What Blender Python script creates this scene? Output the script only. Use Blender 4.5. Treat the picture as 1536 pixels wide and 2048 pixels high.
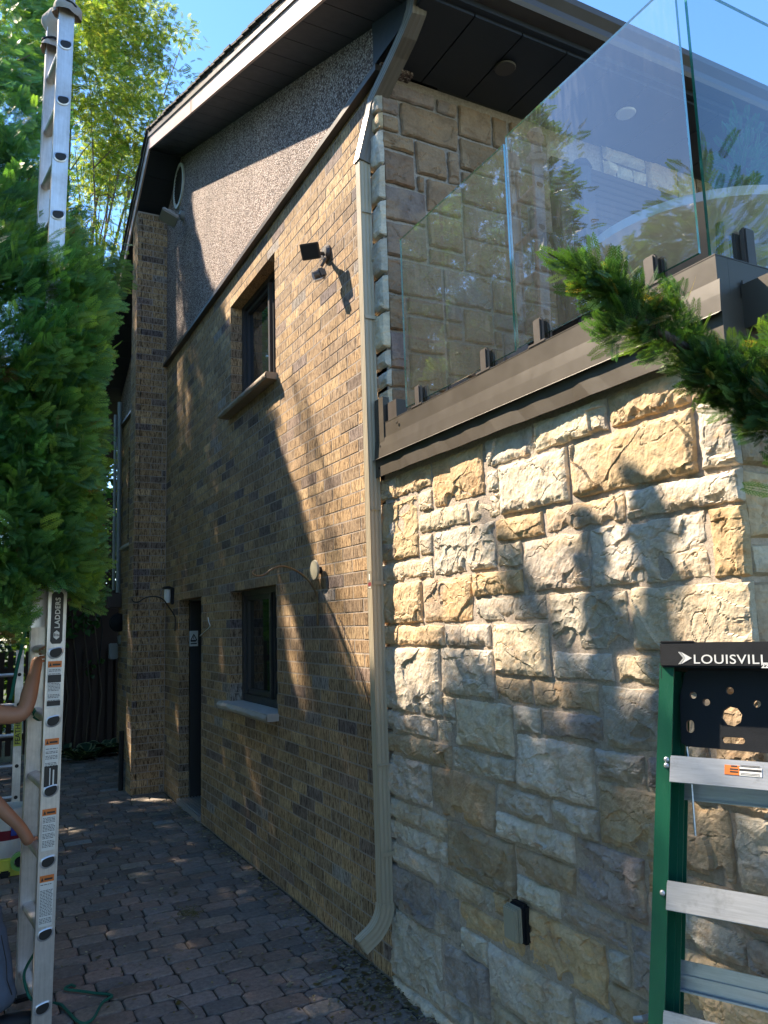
import bpy, bmesh, math, random
import numpy as np
from mathutils import Matrix, Vector
R=math.radians
S=bpy.context.scene
for o in list(bpy.data.objects): bpy.data.objects.remove(o)

# ---------------- camera ----------------
CM=np.array([[0.88435,-0.03717,-0.46533],[-0.46575,-0.13768,-0.87414],[-0.03158,0.98978,-0.13907]])
CP=np.array([-1.859,-3.552,1.72])
cam=bpy.data.objects.new('camera',bpy.data.cameras.new('camera')); S.collection.objects.link(cam)
cam.matrix_world=Matrix([[*CM[i],CP[i]] for i in range(3)]+[[0,0,0,1]])
cam.data.sensor_fit='VERTICAL'; cam.data.sensor_height=24; cam.data.lens=24*1544.8/2048
cam.data.clip_start=.02; cam.data.clip_end=600; S.camera=cam
S.render.resolution_x=768; S.render.resolution_y=1024

# ---------------- light ----------------
SUN=np.array([-1.0,1.42,1.95])           # direction to the sun
el=math.atan2(SUN[2],math.hypot(SUN[0],SUN[1])); az=math.atan2(SUN[0],SUN[1])
W=bpy.data.worlds.new('World'); S.world=W; W.use_nodes=True
nt=W.node_tree; bg=nt.nodes['Background']
sky=nt.nodes.new('ShaderNodeTexSky'); sky.sky_type='NISHITA'; sky.sun_disc=False
sky.sun_elevation=el; sky.sun_rotation=az; sky.altitude=100; sky.air_density=1.0; sky.dust_density=.05; sky.ozone_density=4.0
hs=nt.nodes.new('ShaderNodeHueSaturation'); hs.inputs['Saturation'].default_value=1.12; nt.links.new(sky.outputs[0],hs.inputs['Color']); nt.links.new(hs.outputs[0],bg.inputs[0]); bg.inputs[1].default_value=.12
sl=bpy.data.lights.new('sun','SUN'); sl.energy=5.0; sl.angle=R(.55); sl.color=(1,.84,.64)
so=bpy.data.objects.new('sun',sl); S.collection.objects.link(so)
so.rotation_euler=Vector(SUN).to_track_quat('Z','Y').to_euler(); so.location=(-6,3,9)
S.view_settings.view_transform='Standard'; S.view_settings.look='None'; S.view_settings.exposure=1.8; S.view_settings.gamma=1

# ---------------- helpers ----------------
def px_y(px,py,y):
    d=CM@np.array([px-768.,-(py-1024.),-1544.8]); return CP+d*(y-CP[1])/d[1]
def px_x(px,py,x):
    d=CM@np.array([px-768.,-(py-1024.),-1544.8]); return CP+d*(x-CP[0])/d[0]
def tag(o,label=None,cat=None,group=None,kind=None):
    for k,v in (('label',label),('category',cat),('group',group),('kind',kind)):
        if v: o[k]=v
    return o
def thing(name,loc,label,cat,group=None):
    o=bpy.data.objects.new(name,None); o.location=loc; o.empty_display_size=.1; S.collection.objects.link(o)
    return tag(o,label,cat,group)
class MB:
    def __init__(s): s.v=[];s.f=[];s.m=[];s.mats=[]
    def mi(s,m):
        if m is None: return 0
        if m not in s.mats: s.mats.append(m)
        return s.mats.index(m)
    def add(s,vs,fs,m=None):
        b=len(s.v); s.v+= [tuple(map(float,p)) for p in vs]; k=s.mi(m)
        for f in fs: s.f.append([b+i for i in f]); s.m.append(k)
        return s
    def box(s,a,b,m=None,M=None):
        x0,x1=sorted((a[0],b[0]));y0,y1=sorted((a[1],b[1]));z0,z1=sorted((a[2],b[2]))
        vs=[(x0,y0,z0),(x1,y0,z0),(x1,y1,z0),(x0,y1,z0),(x0,y0,z1),(x1,y0,z1),(x1,y1,z1),(x0,y1,z1)]
        if M is not None: vs=[M@Vector(p) for p in vs]
        return s.add(vs,[(0,3,2,1),(4,5,6,7),(0,1,5,4),(1,2,6,5),(2,3,7,6),(3,0,4,7)],m)
    def rbox(s,a,b,c=.004,m=None,M=None):      # box with chamfered edges
        bm=bmesh.new(); bmesh.ops.create_cube(bm,size=1)
        ctr=[(p+q)/2 for p,q in zip(a,b)]; sz=[abs(q-p) for p,q in zip(a,b)]
        for v in bm.verts: v.co=Vector([ctr[i]+v.co[i]*sz[i] for i in range(3)])
        bmesh.ops.bevel(bm,geom=bm.edges[:],offset=min(c,min(sz)*.45),segments=2,affect='EDGES')
        vs=[(M@v.co if M is not None else v.co) for v in bm.verts]
        s.add(vs,[[v.index for v in f.verts] for f in bm.faces],m); bm.free(); return s
    def prism(s,poly,d,m=None):                 # polygon (3D points) extruded by vector d
        n=len(poly); p=[Vector(q) for q in poly]; d=Vector(d)
        return s.add(p+[q+d for q in p],[tuple(range(n))[::-1],tuple(range(n,2*n))]+[(i,(i+1)%n,(i+1)%n+n,i+n) for i in range(n)],m)
    def tube(s,pts,r,m=None,n=10,caps=True):
        P=[Vector(p) for p in pts]; rr=r if hasattr(r,'__len__') else [r]*len(P)
        rings=[];up=None
        for i,p in enumerate(P):
            t=((P[min(i+1,len(P)-1)]-P[max(i-1,0)])).normalized()
            if up is None:
                up=Vector((0,0,1)) if abs(t.z)<.9 else Vector((1,0,0))
            a=(up-t*up.dot(t)).normalized(); up=a; b=t.cross(a)
            rings.append([p+(a*math.cos(2*math.pi*k/n)+b*math.sin(2*math.pi*k/n))*rr[i] for k in range(n)])
        vs=[q for r_ in rings for q in r_]; fs=[]
        for i in range(len(P)-1):
            for k in range(n): fs.append((i*n+k,i*n+(k+1)%n,(i+1)*n+(k+1)%n,(i+1)*n+k))
        if caps: fs+= [tuple(range(n))[::-1],tuple((len(P)-1)*n+k for k in range(n))]
        return s.add(vs,fs,m)
    def lathe(s,prof,c=(0,0,0),axis='Z',n=24,m=None,M=None):
        vs=[];fs=[]
        for r,h in prof:
            for k in range(n):
                a=2*math.pi*k/n; p=(r*math.cos(a),r*math.sin(a),h)
                if axis=='Y': p=(p[0],p[2],p[1])
                if axis=='X': p=(p[2],p[0],p[1])
                p=Vector(p); p=(M@p if M is not None else p)+Vector(c); vs.append(p)
        for i in range(len(prof)-1):
            for k in range(n): fs.append((i*n+k,i*n+(k+1)%n,(i+1)*n+(k+1)%n,(i+1)*n+k))
        fs+= [tuple(range(n))[::-1],tuple((len(prof)-1)*n+k for k in range(n))]
        return s.add(vs,fs,m)
    def build(s,name,m=None,parent=None,smooth=False,recalc=True,world=True):
        me=bpy.data.meshes.new(name); me.from_pydata(s.v,[],s.f)
        if m is not None: me.materials.append(m)
        for q in s.mats: me.materials.append(q)
        if s.mats:
            off=1 if m is not None else 0
            me.polygons.foreach_set('material_index',[k+off for k in s.m])
        if recalc:
            bm=bmesh.new(); bm.from_mesh(me); bmesh.ops.recalc_face_normals(bm,faces=bm.faces); bm.to_mesh(me); bm.free()
        if smooth: me.polygons.foreach_set('use_smooth',[True]*len(me.polygons))
        o=bpy.data.objects.new(name,me); S.collection.objects.link(o)
        if smooth:
            md=o.modifiers.new('n','WEIGHTED_NORMAL') if smooth=='w' else None
        if parent is not None: adopt(o,parent)
        return o
def wmat(o):
    M=Matrix.LocRotScale(o.location,o.rotation_euler,o.scale)
    return wmat(o.parent)@M if o.parent else M
def adopt(o,parent):
    """parent o while its mesh coordinates stay in world space"""
    o.parent=parent; o.matrix_parent_inverse=wmat(parent).inverted() if parent.matrix_parent_inverse==Matrix() and not parent.parent else Matrix()
def adopt(o,parent):
    o.parent=parent
    Mi=wmat(parent).inverted()
    if o.type=='MESH' and o.data: o.data.transform(Mi)
def npmesh(name,V,F,mat,parent=None,col=None,smooth=False,k=4):
    """fast mesh from numpy: V (n,3), F (m,k)"""
    me=bpy.data.meshes.new(name); n=len(V); m=len(F)
    me.vertices.add(n); me.vertices.foreach_set('co',np.ascontiguousarray(V,dtype=np.float32).ravel())
    me.loops.add(m*k); me.loops.foreach_set('vertex_index',np.ascontiguousarray(F,dtype=np.int32).ravel())
    me.polygons.add(m); me.polygons.foreach_set('loop_start',np.arange(0,m*k,k,dtype=np.int32))
    me.polygons.foreach_set('loop_total',np.full(m,k,dtype=np.int32))
    me.polygons.foreach_set('use_smooth',np.full(m,bool(smooth)))
    me.update(calc_edges=True)
    if col is not None:
        a=me.color_attributes.new('col','FLOAT_COLOR','POINT')
        c=np.ones((n,4),dtype=np.float32); c[:,:3]=col; a.data.foreach_set('color',c.ravel())
    me.materials.append(mat)
    o=bpy.data.objects.new(name,me); S.collection.objects.link(o)
    if parent is not None: adopt(o,parent)
    return o
# ---------------- materials ----------------
class NT:
    def __init__(s,name):
        s.m=bpy.data.materials.new(name); s.m.use_nodes=True; s.t=s.m.node_tree; s.b=s.t.nodes['Principled BSDF']; s.out=s.t.nodes['Material Output']
    def n(s,ty,ins=None,**kw):
        q=s.t.nodes.new('ShaderNode'+ty)
        for k,v in kw.items(): setattr(q,k,v)
        for k,v in (ins or {}).items():
            if isinstance(v,bpy.types.NodeSocket): s.t.links.new(v,q.inputs[k])
            else: q.inputs[k].default_value=v
        return q
    def l(s,a,b): s.t.links.new(a,b)
    def pos(s,scale=(1,1,1),rot=(0,0,0)):
        g=s.n('NewGeometry'); return s.n('Mapping',{'Vector':g.outputs['Position'],'Scale':scale,'Rotation':rot}).outputs[0]
    def noise(s,vec,scale,detail=4,rough=.6,dist=0):
        return s.n('TexNoise',{'Vector':vec,'Scale':scale,'Detail':detail,'Roughness':rough,'Distortion':dist}).outputs['Fac']
    def ramp(s,fac,stops):
        q=s.n('ValToRGB',{'Fac':fac}); e=q.color_ramp.elements
        while len(e)<len(stops): e.new(.5)
        for i,(p,c) in enumerate(stops): e[i].position=p; e[i].color=(*c,1) if len(c)==3 else c
        return q.outputs[0]
    def mix(s,f,a,b,mode='MIX'):
        q=s.n('Mix',{},data_type='RGBA',blend_type=mode)
        for i,v in ((0,f),(6,a),(7,b)):
            if isinstance(v,bpy.types.NodeSocket): s.l(v,q.inputs[i])
            else: q.inputs[i].default_value=v if i==0 else (*v,1)
        return q.outputs[2]
    def math(s,op,a,b=0.):
        q=s.n('Math',{},operation=op)
        for i,v in ((0,a),(1,b)):
            if isinstance(v,bpy.types.NodeSocket): s.l(v,q.inputs[i])
            else: q.inputs[i].default_value=v
        return q.outputs[0]
    def set(s,**k):
        for a,v in k.items():
            i=s.b.inputs[a.replace('_',' ')]
            if isinstance(v,bpy.types.NodeSocket): s.l(v,i)
            else: i.default_value=(*v,1) if isinstance(v,tuple) and len(v)==3 and a!='Normal' else v
        return s
    def bump(s,h,dist,strength=1.):
        q=s.n('Bump',{'Height':h,'Distance':dist,'Strength':strength}); s.l(q.outputs[0],s.b.inputs['Normal']); return s
def plain(name,col,rough=.5,metal=0,var=.12,scale=8,bump=0,spec=.5,aniso=None):
    q=NT(name); v=q.pos(aniso or (1,1,1)); n=q.noise(v,scale,5,.65)
    c=q.mix(n,tuple(x*(1-var) for x in col),tuple(min(1,x*(1+var)) for x in col))
    q.set(Base_Color=c,Roughness=q.math('ADD',q.math('MULTIPLY',n,.25),rough-.12),Metallic=metal,Specular_IOR_Level=spec)
    if bump: q.bump(q.noise(v,scale*12,3),bump)
    return q.m
def attr(q): return q.n('Attribute',attribute_name='col').outputs['Color']

q=NT('rug_brick')       # textured clay brick: vertical tears across each brick
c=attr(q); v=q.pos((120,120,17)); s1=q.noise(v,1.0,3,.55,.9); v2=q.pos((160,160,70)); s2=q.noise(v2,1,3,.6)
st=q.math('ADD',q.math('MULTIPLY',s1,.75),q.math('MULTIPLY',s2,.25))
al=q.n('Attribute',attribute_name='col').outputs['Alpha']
g=q.ramp(st,[(.40,(.26,.21,.17)),(.475,(.84,.80,.76)),(.58,(1.36,1.32,1.26))])  # streaky clay colour, with shade of the grooves also painted in
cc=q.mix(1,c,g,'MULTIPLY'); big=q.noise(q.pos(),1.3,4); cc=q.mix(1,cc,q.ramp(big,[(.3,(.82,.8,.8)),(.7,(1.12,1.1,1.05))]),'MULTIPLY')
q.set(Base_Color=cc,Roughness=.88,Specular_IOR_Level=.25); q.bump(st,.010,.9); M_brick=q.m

q=NT('mortar'); n=q.noise(q.pos(),60,5,.7); b=q.noise(q.pos(),2.2,4)
q.set(Base_Color=q.mix(1,q.ramp(n,[(.3,(.28,.24,.21)),(.7,(.46,.41,.36))]),q.ramp(b,[(.3,(.75,.75,.78)),(.7,(1.1,1.05,1))]),'MULTIPLY'),Roughness=.95,Specular_IOR_Level=.2); q.bump(n,.004); M_mortar=q.m
q=NT('stone_mortar'); n=q.noise(q.pos(),75,6,.75); b=q.noise(q.pos(),3,4)
q.set(Base_Color=q.mix(1,q.ramp(n,[(.3,(.36,.31,.26)),(.7,(.60,.52,.44))]),q.ramp(b,[(.3,(.8,.8,.82)),(.7,(1.1,1.05,1))]),'MULTIPLY'),Roughness=.95,Specular_IOR_Level=.2); q.bump(n,.006); M_smortar=q.m

q=NT('split_stone'); c=attr(q); P=q.pos()
n1=q.noise(P,7,6,.62,1.2); n2=q.noise(q.pos((1,1,3.5)),11,5,.6,.8); n3=q.noise(P,70,5,.7)
cc=q.mix(1,c,q.ramp(n1,[(.28,(.72,.66,.62)),(.5,(1,1,1)),(.72,(1.2,1.18,1.12))]),'MULTIPLY')
cc=q.mix(q.ramp(n2,[(.52,(0,0,0)),(.72,(.55,.55,.55))]),cc,q.mix(1,cc,(1.12,.80,.48),'MULTIPLY'))
cc=q.mix(1,cc,q.ramp(n3,[(.25,(.8,.8,.8)),(.6,(1.05,1.05,1.05))]),'MULTIPLY')
q.set(Base_Color=cc,Roughness=.86,Specular_IOR_Level=.25)
h=q.math('ADD',q.math('MULTIPLY',n3,.4),q.noise(q.pos(),22,6,.65,.5)); q.bump(h,.007,.8); M_stone=q.m

q=NT('pebble_dash'); v=q.n('TexVoronoi',{'Vector':q.pos(),'Scale':105}); cr=q.ramp(q.n('SeparateColor',{'Color':v.outputs['Color']}).outputs[0],
  [(0,(.07,.05,.05)),(.22,(.16,.11,.10)),(.42,(.30,.22,.19)),(.62,(.38,.30,.27)),(.8,(.55,.46,.42)),(.95,(.72,.66,.62))])
dd=q.ramp(v.outputs['Distance'],[(.25,(1,1,1)),(.62,(.45,.42,.42))])
bs=q.ramp(q.noise(q.pos((1,1,.35)),2.6,5,.6),[(.3,(.74,.73,.74)),(.7,(1.16,1.14,1.12))])
q.set(Base_Color=q.mix(1,q.mix(1,cr,dd,'MULTIPLY'),bs,'MULTIPLY'),Roughness=.85); q.bump(q.math('MULTIPLY',v.outputs['Distance'],-1),.010,1); M_stucco=q.m

M_trim=plain('bronze_aluminium',(.060,.050,.045),.42,.0,.14,9)
M_taupe=plain('taupe_flashing',(.068,.057,.045),.38,.0,.10,7)
M_fascia=plain('fascia_aluminium',(.50,.37,.33),.4,0,.06,5)
M_soffit=plain('soffit_panel',(.020,.024,.032),.5,0,.15,12)
M_frame=plain('window_frame',(.035,.036,.038),.4,0,.12,14)
M_down=plain('downspout_paint',(.43,.37,.27),.34,0,.07,6)
M_galv=plain('grey_conduit',(.30,.33,.35),.4,.2,.12,8)
M_black=plain('black_plastic',(.008,.010,.014),.55,0,.2,30,.0004,spec=.3)
M_iron=plain('wrought_iron',(.03,.026,.022),.5,.3,.3,40)
M_brass=plain('weathered_brass',(.13,.10,.06),.4,.7,.3,40)
M_white=plain('white_enamel',(.72,.72,.70),.4,0,.06,20)
M_cream=plain('beige_cover',(.36,.34,.26),.4,0,.05,20)
M_sill=plain('limestone_sill',(.42,.40,.37),.85,0,.25,18,.004)
M_shingle=plain('asphalt_shingle',(.05,.045,.042),.9,0,.35,40,.006)
M_dwood=plain('dark_wood',(.045,.026,.020),.75,0,.3,10,.002)
M_dark=plain('dark_interior',(.012,.013,.015),.6,0,.2,8)
M_plinth=plain('threshold_metal',(.45,.46,.48),.35,.7,.1,20)
q=NT('aluminium'); n=q.noise(q.pos((40,40,2)),3,5,.7); b=q.noise(q.pos(),5,5,.7)
q.set(Base_Color=q.mix(1,q.ramp(n,[(.3,(.58,.56,.55)),(.7,(.74,.72,.71))]),q.ramp(b,[(.3,(.72,.72,.72)),(.6,(1,1,1))]),'MULTIPLY'),Metallic=.75,Roughness=q.ramp(b,[(.3,(.5,.5,.5)),(.7,(.33,.33,.33))])); M_alu=q.m
q=NT('step_aluminium'); n=q.noise(q.pos((3,3,50)),4,5,.7); b=q.noise(q.pos(),9,5,.7)
q.set(Base_Color=q.mix(1,q.ramp(n,[(.3,(.44,.46,.50)),(.7,(.58,.60,.65))]),q.ramp(b,[(.25,(.55,.55,.55)),(.45,(1,1,1))]),'MULTIPLY'),Metallic=.7,Roughness=.36); M_step=q.m
M_green=plain('green_fibreglass',(.004,.085,.045),.38,0,.16,(30),.0005,aniso=(1,1,.15))
M_orange=plain('orange_sticker',(.62,.17,.03),.45,0,.08,30)
M_label=plain('white_sticker',(.66,.67,.66),.45,0,.05,40)
M_ink=plain('black_ink',(.02,.02,.022),.5,0,.1,30)
M_yellow=plain('yellow_sticker',(.60,.62,.08),.45,0,.05,30)
M_red=plain('maroon_label',(.20,.01,.03),.4,0,.08,20)
M_blue=plain('blue_label',(.02,.05,.35),.4,0,.05,20)
M_tapeg=plain('green_tape',(.18,.42,.10),.5,0,.08,30)
M_rope=plain('green_rope',(.01,.13,.09),.8,0,.3,200,.002)
M_mitt=plain('grey_cloth',(.36,.33,.29),.95,0,.2,25,.004)
M_skin=plain('skin',(.42,.20,.12),.5,0,.14,14,.0008)
M_shirt=plain('dark_shirt',(.015,.016,.02),.9,0,.2,30,.002)
M_denim=plain('paint_stained_trousers',(.085,.11,.16),.9,0,.3,16,.003)
M_bark=plain('bark',(.11,.085,.065),.95,0,.35,20,.01,aniso=(1,1,.25))
M_pot=plain('white_pot',(.62,.63,.64),.5,0,.06,10)

q=NT('window_glass'); q.set(Base_Color=(.012,.014,.016),Roughness=.03,Specular_IOR_Level=.9); q.bump(q.noise(q.pos(),3,2),.002,.3); M_pane=q.m
# thin clear railing glass: transparent + Fresnel reflection + a little dust
q=NT('clear_glass'); fr=q.n('Fresnel',{'IOR':1.55}).outputs[0]; f2=q.math('MULTIPLY',fr,2.1)
tr=q.n('BsdfTransparent',{'Color':(.86,.93,.90,1)}); gl=q.n('BsdfGlossy',{'Color':(1,1,1,1),'Roughness':0.004})
df=q.n('BsdfDiffuse',{'Color':(.75,.78,.75,1)})
dn=q.noise(q.pos((1,1,.16)),55,4,.7); sp=q.n('TexVoronoi',{'Vector':q.pos(),'Scale':26}).outputs['Distance']
spk=q.math('LESS_THAN',sp,.04); bl=q.noise(q.pos(),2.3,3)
du=q.math('ADD',q.math('MULTIPLY',q.math('MULTIPLY',q.ramp(dn,[(.45,(0,0,0)),(.75,(1,1,1))]),q.ramp(bl,[(.4,(.0,.0,.0)),(.65,(1,1,1))])),.07),q.math('ADD',q.math('MULTIPLY',spk,.2),.03))
m1=q.n('MixShader',{0:du,1:tr.outputs[0],2:df.outputs[0]}); m2=q.n('MixShader',{0:q.math('MINIMUM',f2,1.),1:m1.outputs[0],2:gl.outputs[0]})
q.l(m2.outputs[0],q.out.inputs[0]); M_glass=q.m
q=NT('glass_edge'); q.set(Base_Color=(.02,.20,.14),Roughness=.1,Specular_IOR_Level=.9,Transmission_Weight=.35); M_gedge=q.m

q=NT('paver'); c=attr(q); n=q.noise(q.pos(),38,6,.75); b=q.noise(q.pos(),2.1,5,.6,.5); sp=q.noise(q.pos(),190,3,.8)
cc=q.mix(1,c,q.ramp(n,[(.3,(.62,.62,.62)),(.7,(1.25,1.25,1.25))]),'MULTIPLY'); cc=q.mix(1,cc,q.ramp(b,[(.3,(.7,.74,.7)),(.7,(1.15,1.1,1.1))]),'MULTIPLY')
cc=q.mix(q.ramp(sp,[(.68,(0,0,0)),(.72,(.6,.6,.6))]),cc,(.32,.31,.29))
q.set(Base_Color=cc,Roughness=.85,Specular_IOR_Level=.3); q.bump(q.math('ADD',n,q.math('MULTIPLY',sp,.3)),.006,.8); M_paver=q.m
q=NT('joint_sand'); n=q.noise(q.pos(),45,5,.8); q.set(Base_Color=q.ramp(n,[(.3,(.02,.02,.018)),(.7,(.07,.065,.05))]),Roughness=1); q.bump(n,.006); M_sand=q.m
q=NT('lawn_soil'); n=q.noise(q.pos(),3,6,.7); q.set(Base_Color=q.ramp(n,[(.3,(.02,.035,.012)),(.7,(.06,.07,.03))]),Roughness=1); q.bump(q.noise(q.pos(),40,4),.02); M_soil=q.m

def leafmat(name,tl=.45,rough=.55,gain=1.):
    q=NT(name); c=attr(q); n=q.noise(q.pos(),9,3); cc=q.mix(1,c,q.ramp(n,[(.3,(.7*gain,.72*gain,.7*gain)),(.7,(1.3*gain,1.25*gain,1.1*gain))]),'MULTIPLY')
    q.set(Base_Color=cc,Roughness=rough,Specular_IOR_Level=.3)
    t=q.n('BsdfTranslucent',{'Color':q.mix(1,cc,(1.5,1.6,.55),'MULTIPLY')})
    m=q.n('MixShader',{0:tl,1:q.b.outputs[0],2:t.outputs[0]}); q.l(m.outputs[0],q.out.inputs[0]); return q.m
M_cedar=leafmat('cedar_foliage',.42,.5)
M_locust=leafmat('locust_leaf',.55,.45)
M_leaf=leafmat('broad_leaf',.35,.4)
# ---------------- numpy noise ----------------
def _h(ix,iy,s):
    n=(ix.astype(np.int64)*374761393+iy.astype(np.int64)*668265263+s*1442695041)&0xffffffff
    n=((n^(n>>13))*1274126177)&0xffffffff; n=(n^(n>>16))&0xffffff
    return n/16777215.
def vnoise(x,y,s):
    ix=np.floor(x);iy=np.floor(y);fx=x-ix;fy=y-iy;fx=fx*fx*(3-2*fx);fy=fy*fy*(3-2*fy)
    a=_h(ix,iy,s);b=_h(ix+1,iy,s);c=_h(ix,iy+1,s);d=_h(ix+1,iy+1,s)
    return (a*(1-fx)+b*fx)*(1-fy)+(c*(1-fx)+d*fx)*fy
def fbm(x,y,s,o=4,g=.5):
    r=0;a=1;t=0
    for i in range(o): r=r+a*vnoise(x*2**i,y*2**i,s+i*17); t+=a; a*=g
    return r/t
def worley(x,y,s):
    ix=np.floor(x);iy=np.floor(y);best=np.full(x.shape,9.);cid=np.zeros(x.shape);ox=np.zeros(x.shape);oy=np.zeros(x.shape)
    for dx in (-1,0,1):
        for dy in (-1,0,1):
            cx=ix+dx;cy=iy+dy;px=cx+_h(cx,cy,s);py=cy+_h(cx,cy,s+91)
            d=(px-x)**2+(py-y)**2; m=d<best; best=np.where(m,d,best); cid=np.where(m,_h(cx,cy,s+7),cid);ox=np.where(m,x-px,ox);oy=np.where(m,y-py,oy)
    return np.sqrt(best),cid,ox,oy
def sstep(x,a,b):
    t=np.clip((x-a)/(b-a),0,1); return t*t*(3-2*t)
STC={'t':(.60,.46,.29),'o':(.55,.40,.24),'c':(.60,.51,.38),'w':(.58,.53,.45),'g':(.49,.44,.37),'b':(.42,.33,.23),'p':(.36,.32,.30),'n':(.34,.26,.19)}
def stones(name,rects,O,U,N,parent,seed=1,res=.0055,thick=.026,label=None,tint=1.):
    """rock-faced ashlar: one wall's stones as ONE part. rects=(u0,u1,z0,z1,colour)"""
    O=np.array(O,float);U=np.array(U,float);N=np.array(N,float);Z=np.array([0,0,1.])
    VV=[];FF=[];CC=[];base=0; rng=np.random.RandomState(seed)
    for i,(u0,u1,z0,z1,k) in enumerate(rects):
        w=u1-u0;h=z1-z0; nx=max(5,int(w/res));ny=max(4,int(h/res))
        # denser towards the edges
        gx=np.linspace(0,1,nx+1);gy=np.linspace(0,1,ny+1)
        X,Y=np.meshgrid(gx*w,gy*h); sd=seed*1000+i*37
        a=u0+X;b=z0+Y
        warpx=(fbm(a*9,b*9,sd,3)-.5)*.05; warpy=(fbm(a*9+50,b*9,sd+3,3)-.5)*.05
        e=np.minimum(np.minimum(X,w-X),np.minimum(Y,h-Y)); 
        en=np.clip(e+(fbm(a*45,b*45,sd+5,3)-.5)*.012*sstep(e,0,.006),0,1)
        D=thick*(.75+.55*rng.rand())
        prof=sstep(en,0,.007)*.72+sstep(en,.003,.03)*.28
        f1,c1,ox,oy=worley((a+warpx)*4.5,(b+warpy)*7,sd+11); c3=(c1*7.31)%1;c4=(c1*13.7)%1; tilt=(c1-.5)*.006+ox*(c3-.5)*.016+oy*(c4-.5)*.012
        gx_=rng.uniform(-.08,.08);gy_=rng.uniform(-.03,.12)
        plane=(X-w/2)*gx_*.25-(Y-h/2)*gy_*.35
        s=rng.uniform(13,24)
        f2,c2,_a,_b=worley((a+warpx*1.6)*s*.75,(b+warpy*1.6)*s,sd+23)
        low=.12+.88*sstep(1-Y/h,.55,.95) if rng.rand()<.7 else .45+.3*sstep(1-Y/h,.5,.9)
        flat=.35 if (k in 'obp' and rng.rand()<.6) else 1
        amp=.015*rng.uniform(.5,1.2)*flat
        scoop=(np.clip(f2,0,.8)**2-.25)*amp*low*(.3+.7*(c2>.4))
        rid=1-np.abs(fbm((a+warpx)*9,(b+warpy)*8,sd+41,5,.55)*2-1)
        crack=-np.clip(1-np.abs(fbm(a*5,b*6,sd+43,4)-.5)/.008,0,1)*.004
        rough=(rid-.8)*.009*flat+(fbm(a*70,b*70,sd+61,3)-.5)*.0035+crack
        cut=np.where(c2<.25,-.012*sstep(.6-f2,0,.12),0)*low
        gl=1.9 if (z1<1.32 and thick>.02) else 1.; H=prof*(D*(1.25 if gl>1 else 1)+(tilt+plane*.6+scoop+rough+cut)*gl); H=np.maximum(H,0)
        H[0,:]=H[-1,:]=-.004; H[:,0]=H[:,-1]=-.004
        # ragged outline
        ru=(fbm(a*14,b*14,sd+71,3)-.5)*.016; rz=(fbm(a*14+9,b*14,sd+81,3)-.5)*.014
        P=O+(a+ru)[...,None]*U+H[...,None]*N+(b+rz)[...,None]*Z
        V=P.reshape(-1,3); idx=np.arange(V.shape[0]).reshape(ny+1,nx+1)+base
        F=np.stack([idx[:-1,:-1],idx[:-1,1:],idx[1:,1:],idx[1:,:-1]],-1).reshape(-1,4)
        nrm=np.cross(U,Z)
        if nrm@N<0: F=F[:,::-1]
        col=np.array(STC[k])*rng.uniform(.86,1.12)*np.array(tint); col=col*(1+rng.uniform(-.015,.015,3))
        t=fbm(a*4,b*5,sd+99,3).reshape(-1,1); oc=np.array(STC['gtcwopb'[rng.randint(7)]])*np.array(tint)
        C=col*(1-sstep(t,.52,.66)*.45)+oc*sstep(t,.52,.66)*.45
        VV.append(V);FF.append(F);CC.append(C);base+=len(V)
    o=npmesh(name,np.concatenate(VV),np.concatenate(FF),M_stone,parent,np.concatenate(CC),smooth=False)
    if label: o['label']=label
    return o
def ashlar(u0,u1,z0,z1,seed,holes=(),step=.1034):
    """coursed random ashlar rectangles"""
    rng=random.Random(seed); rows=int(round((z1-z0)/step)); out=[]
    occ=[]; du=.03; n=int((u1-u0)/du); g=np.zeros((rows,n),bool)
    for r in range(rows):
        for c in range(n):
            uu=u0+(c+.5)*du; zz=z0+(r+.5)*step
            for (a,b,cc,d) in holes:
                if a<uu<b and cc<zz<d: g[r,c]=True
    for r in range(rows):
        c=0
        while c<n:
            if g[r,c]: c+=1; continue
            hh=rng.choice([1,1,2,2]) ; ww=rng.randint(4,9) if hh==1 else rng.randint(7,15)
            ww=min(ww,n-c)
            while ww>1 and g[r,c:c+ww].any(): ww-=1
            if n-c-ww<3: 
                ww2=n-c
                if not g[r,c:c+ww2].any(): ww=ww2
            while hh>1 and (r+hh>rows or g[r:r+hh,c:c+ww].any()): hh-=1
            g[r:r+hh,c:c+ww]=True
            out.append((u0+c*du+.008,u0+(c+ww)*du-.008,z0+r*step+.010,z0+(r+hh)*step-.008,rng.choice('tocwggbpc')))
            c+=ww
    return out
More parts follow.
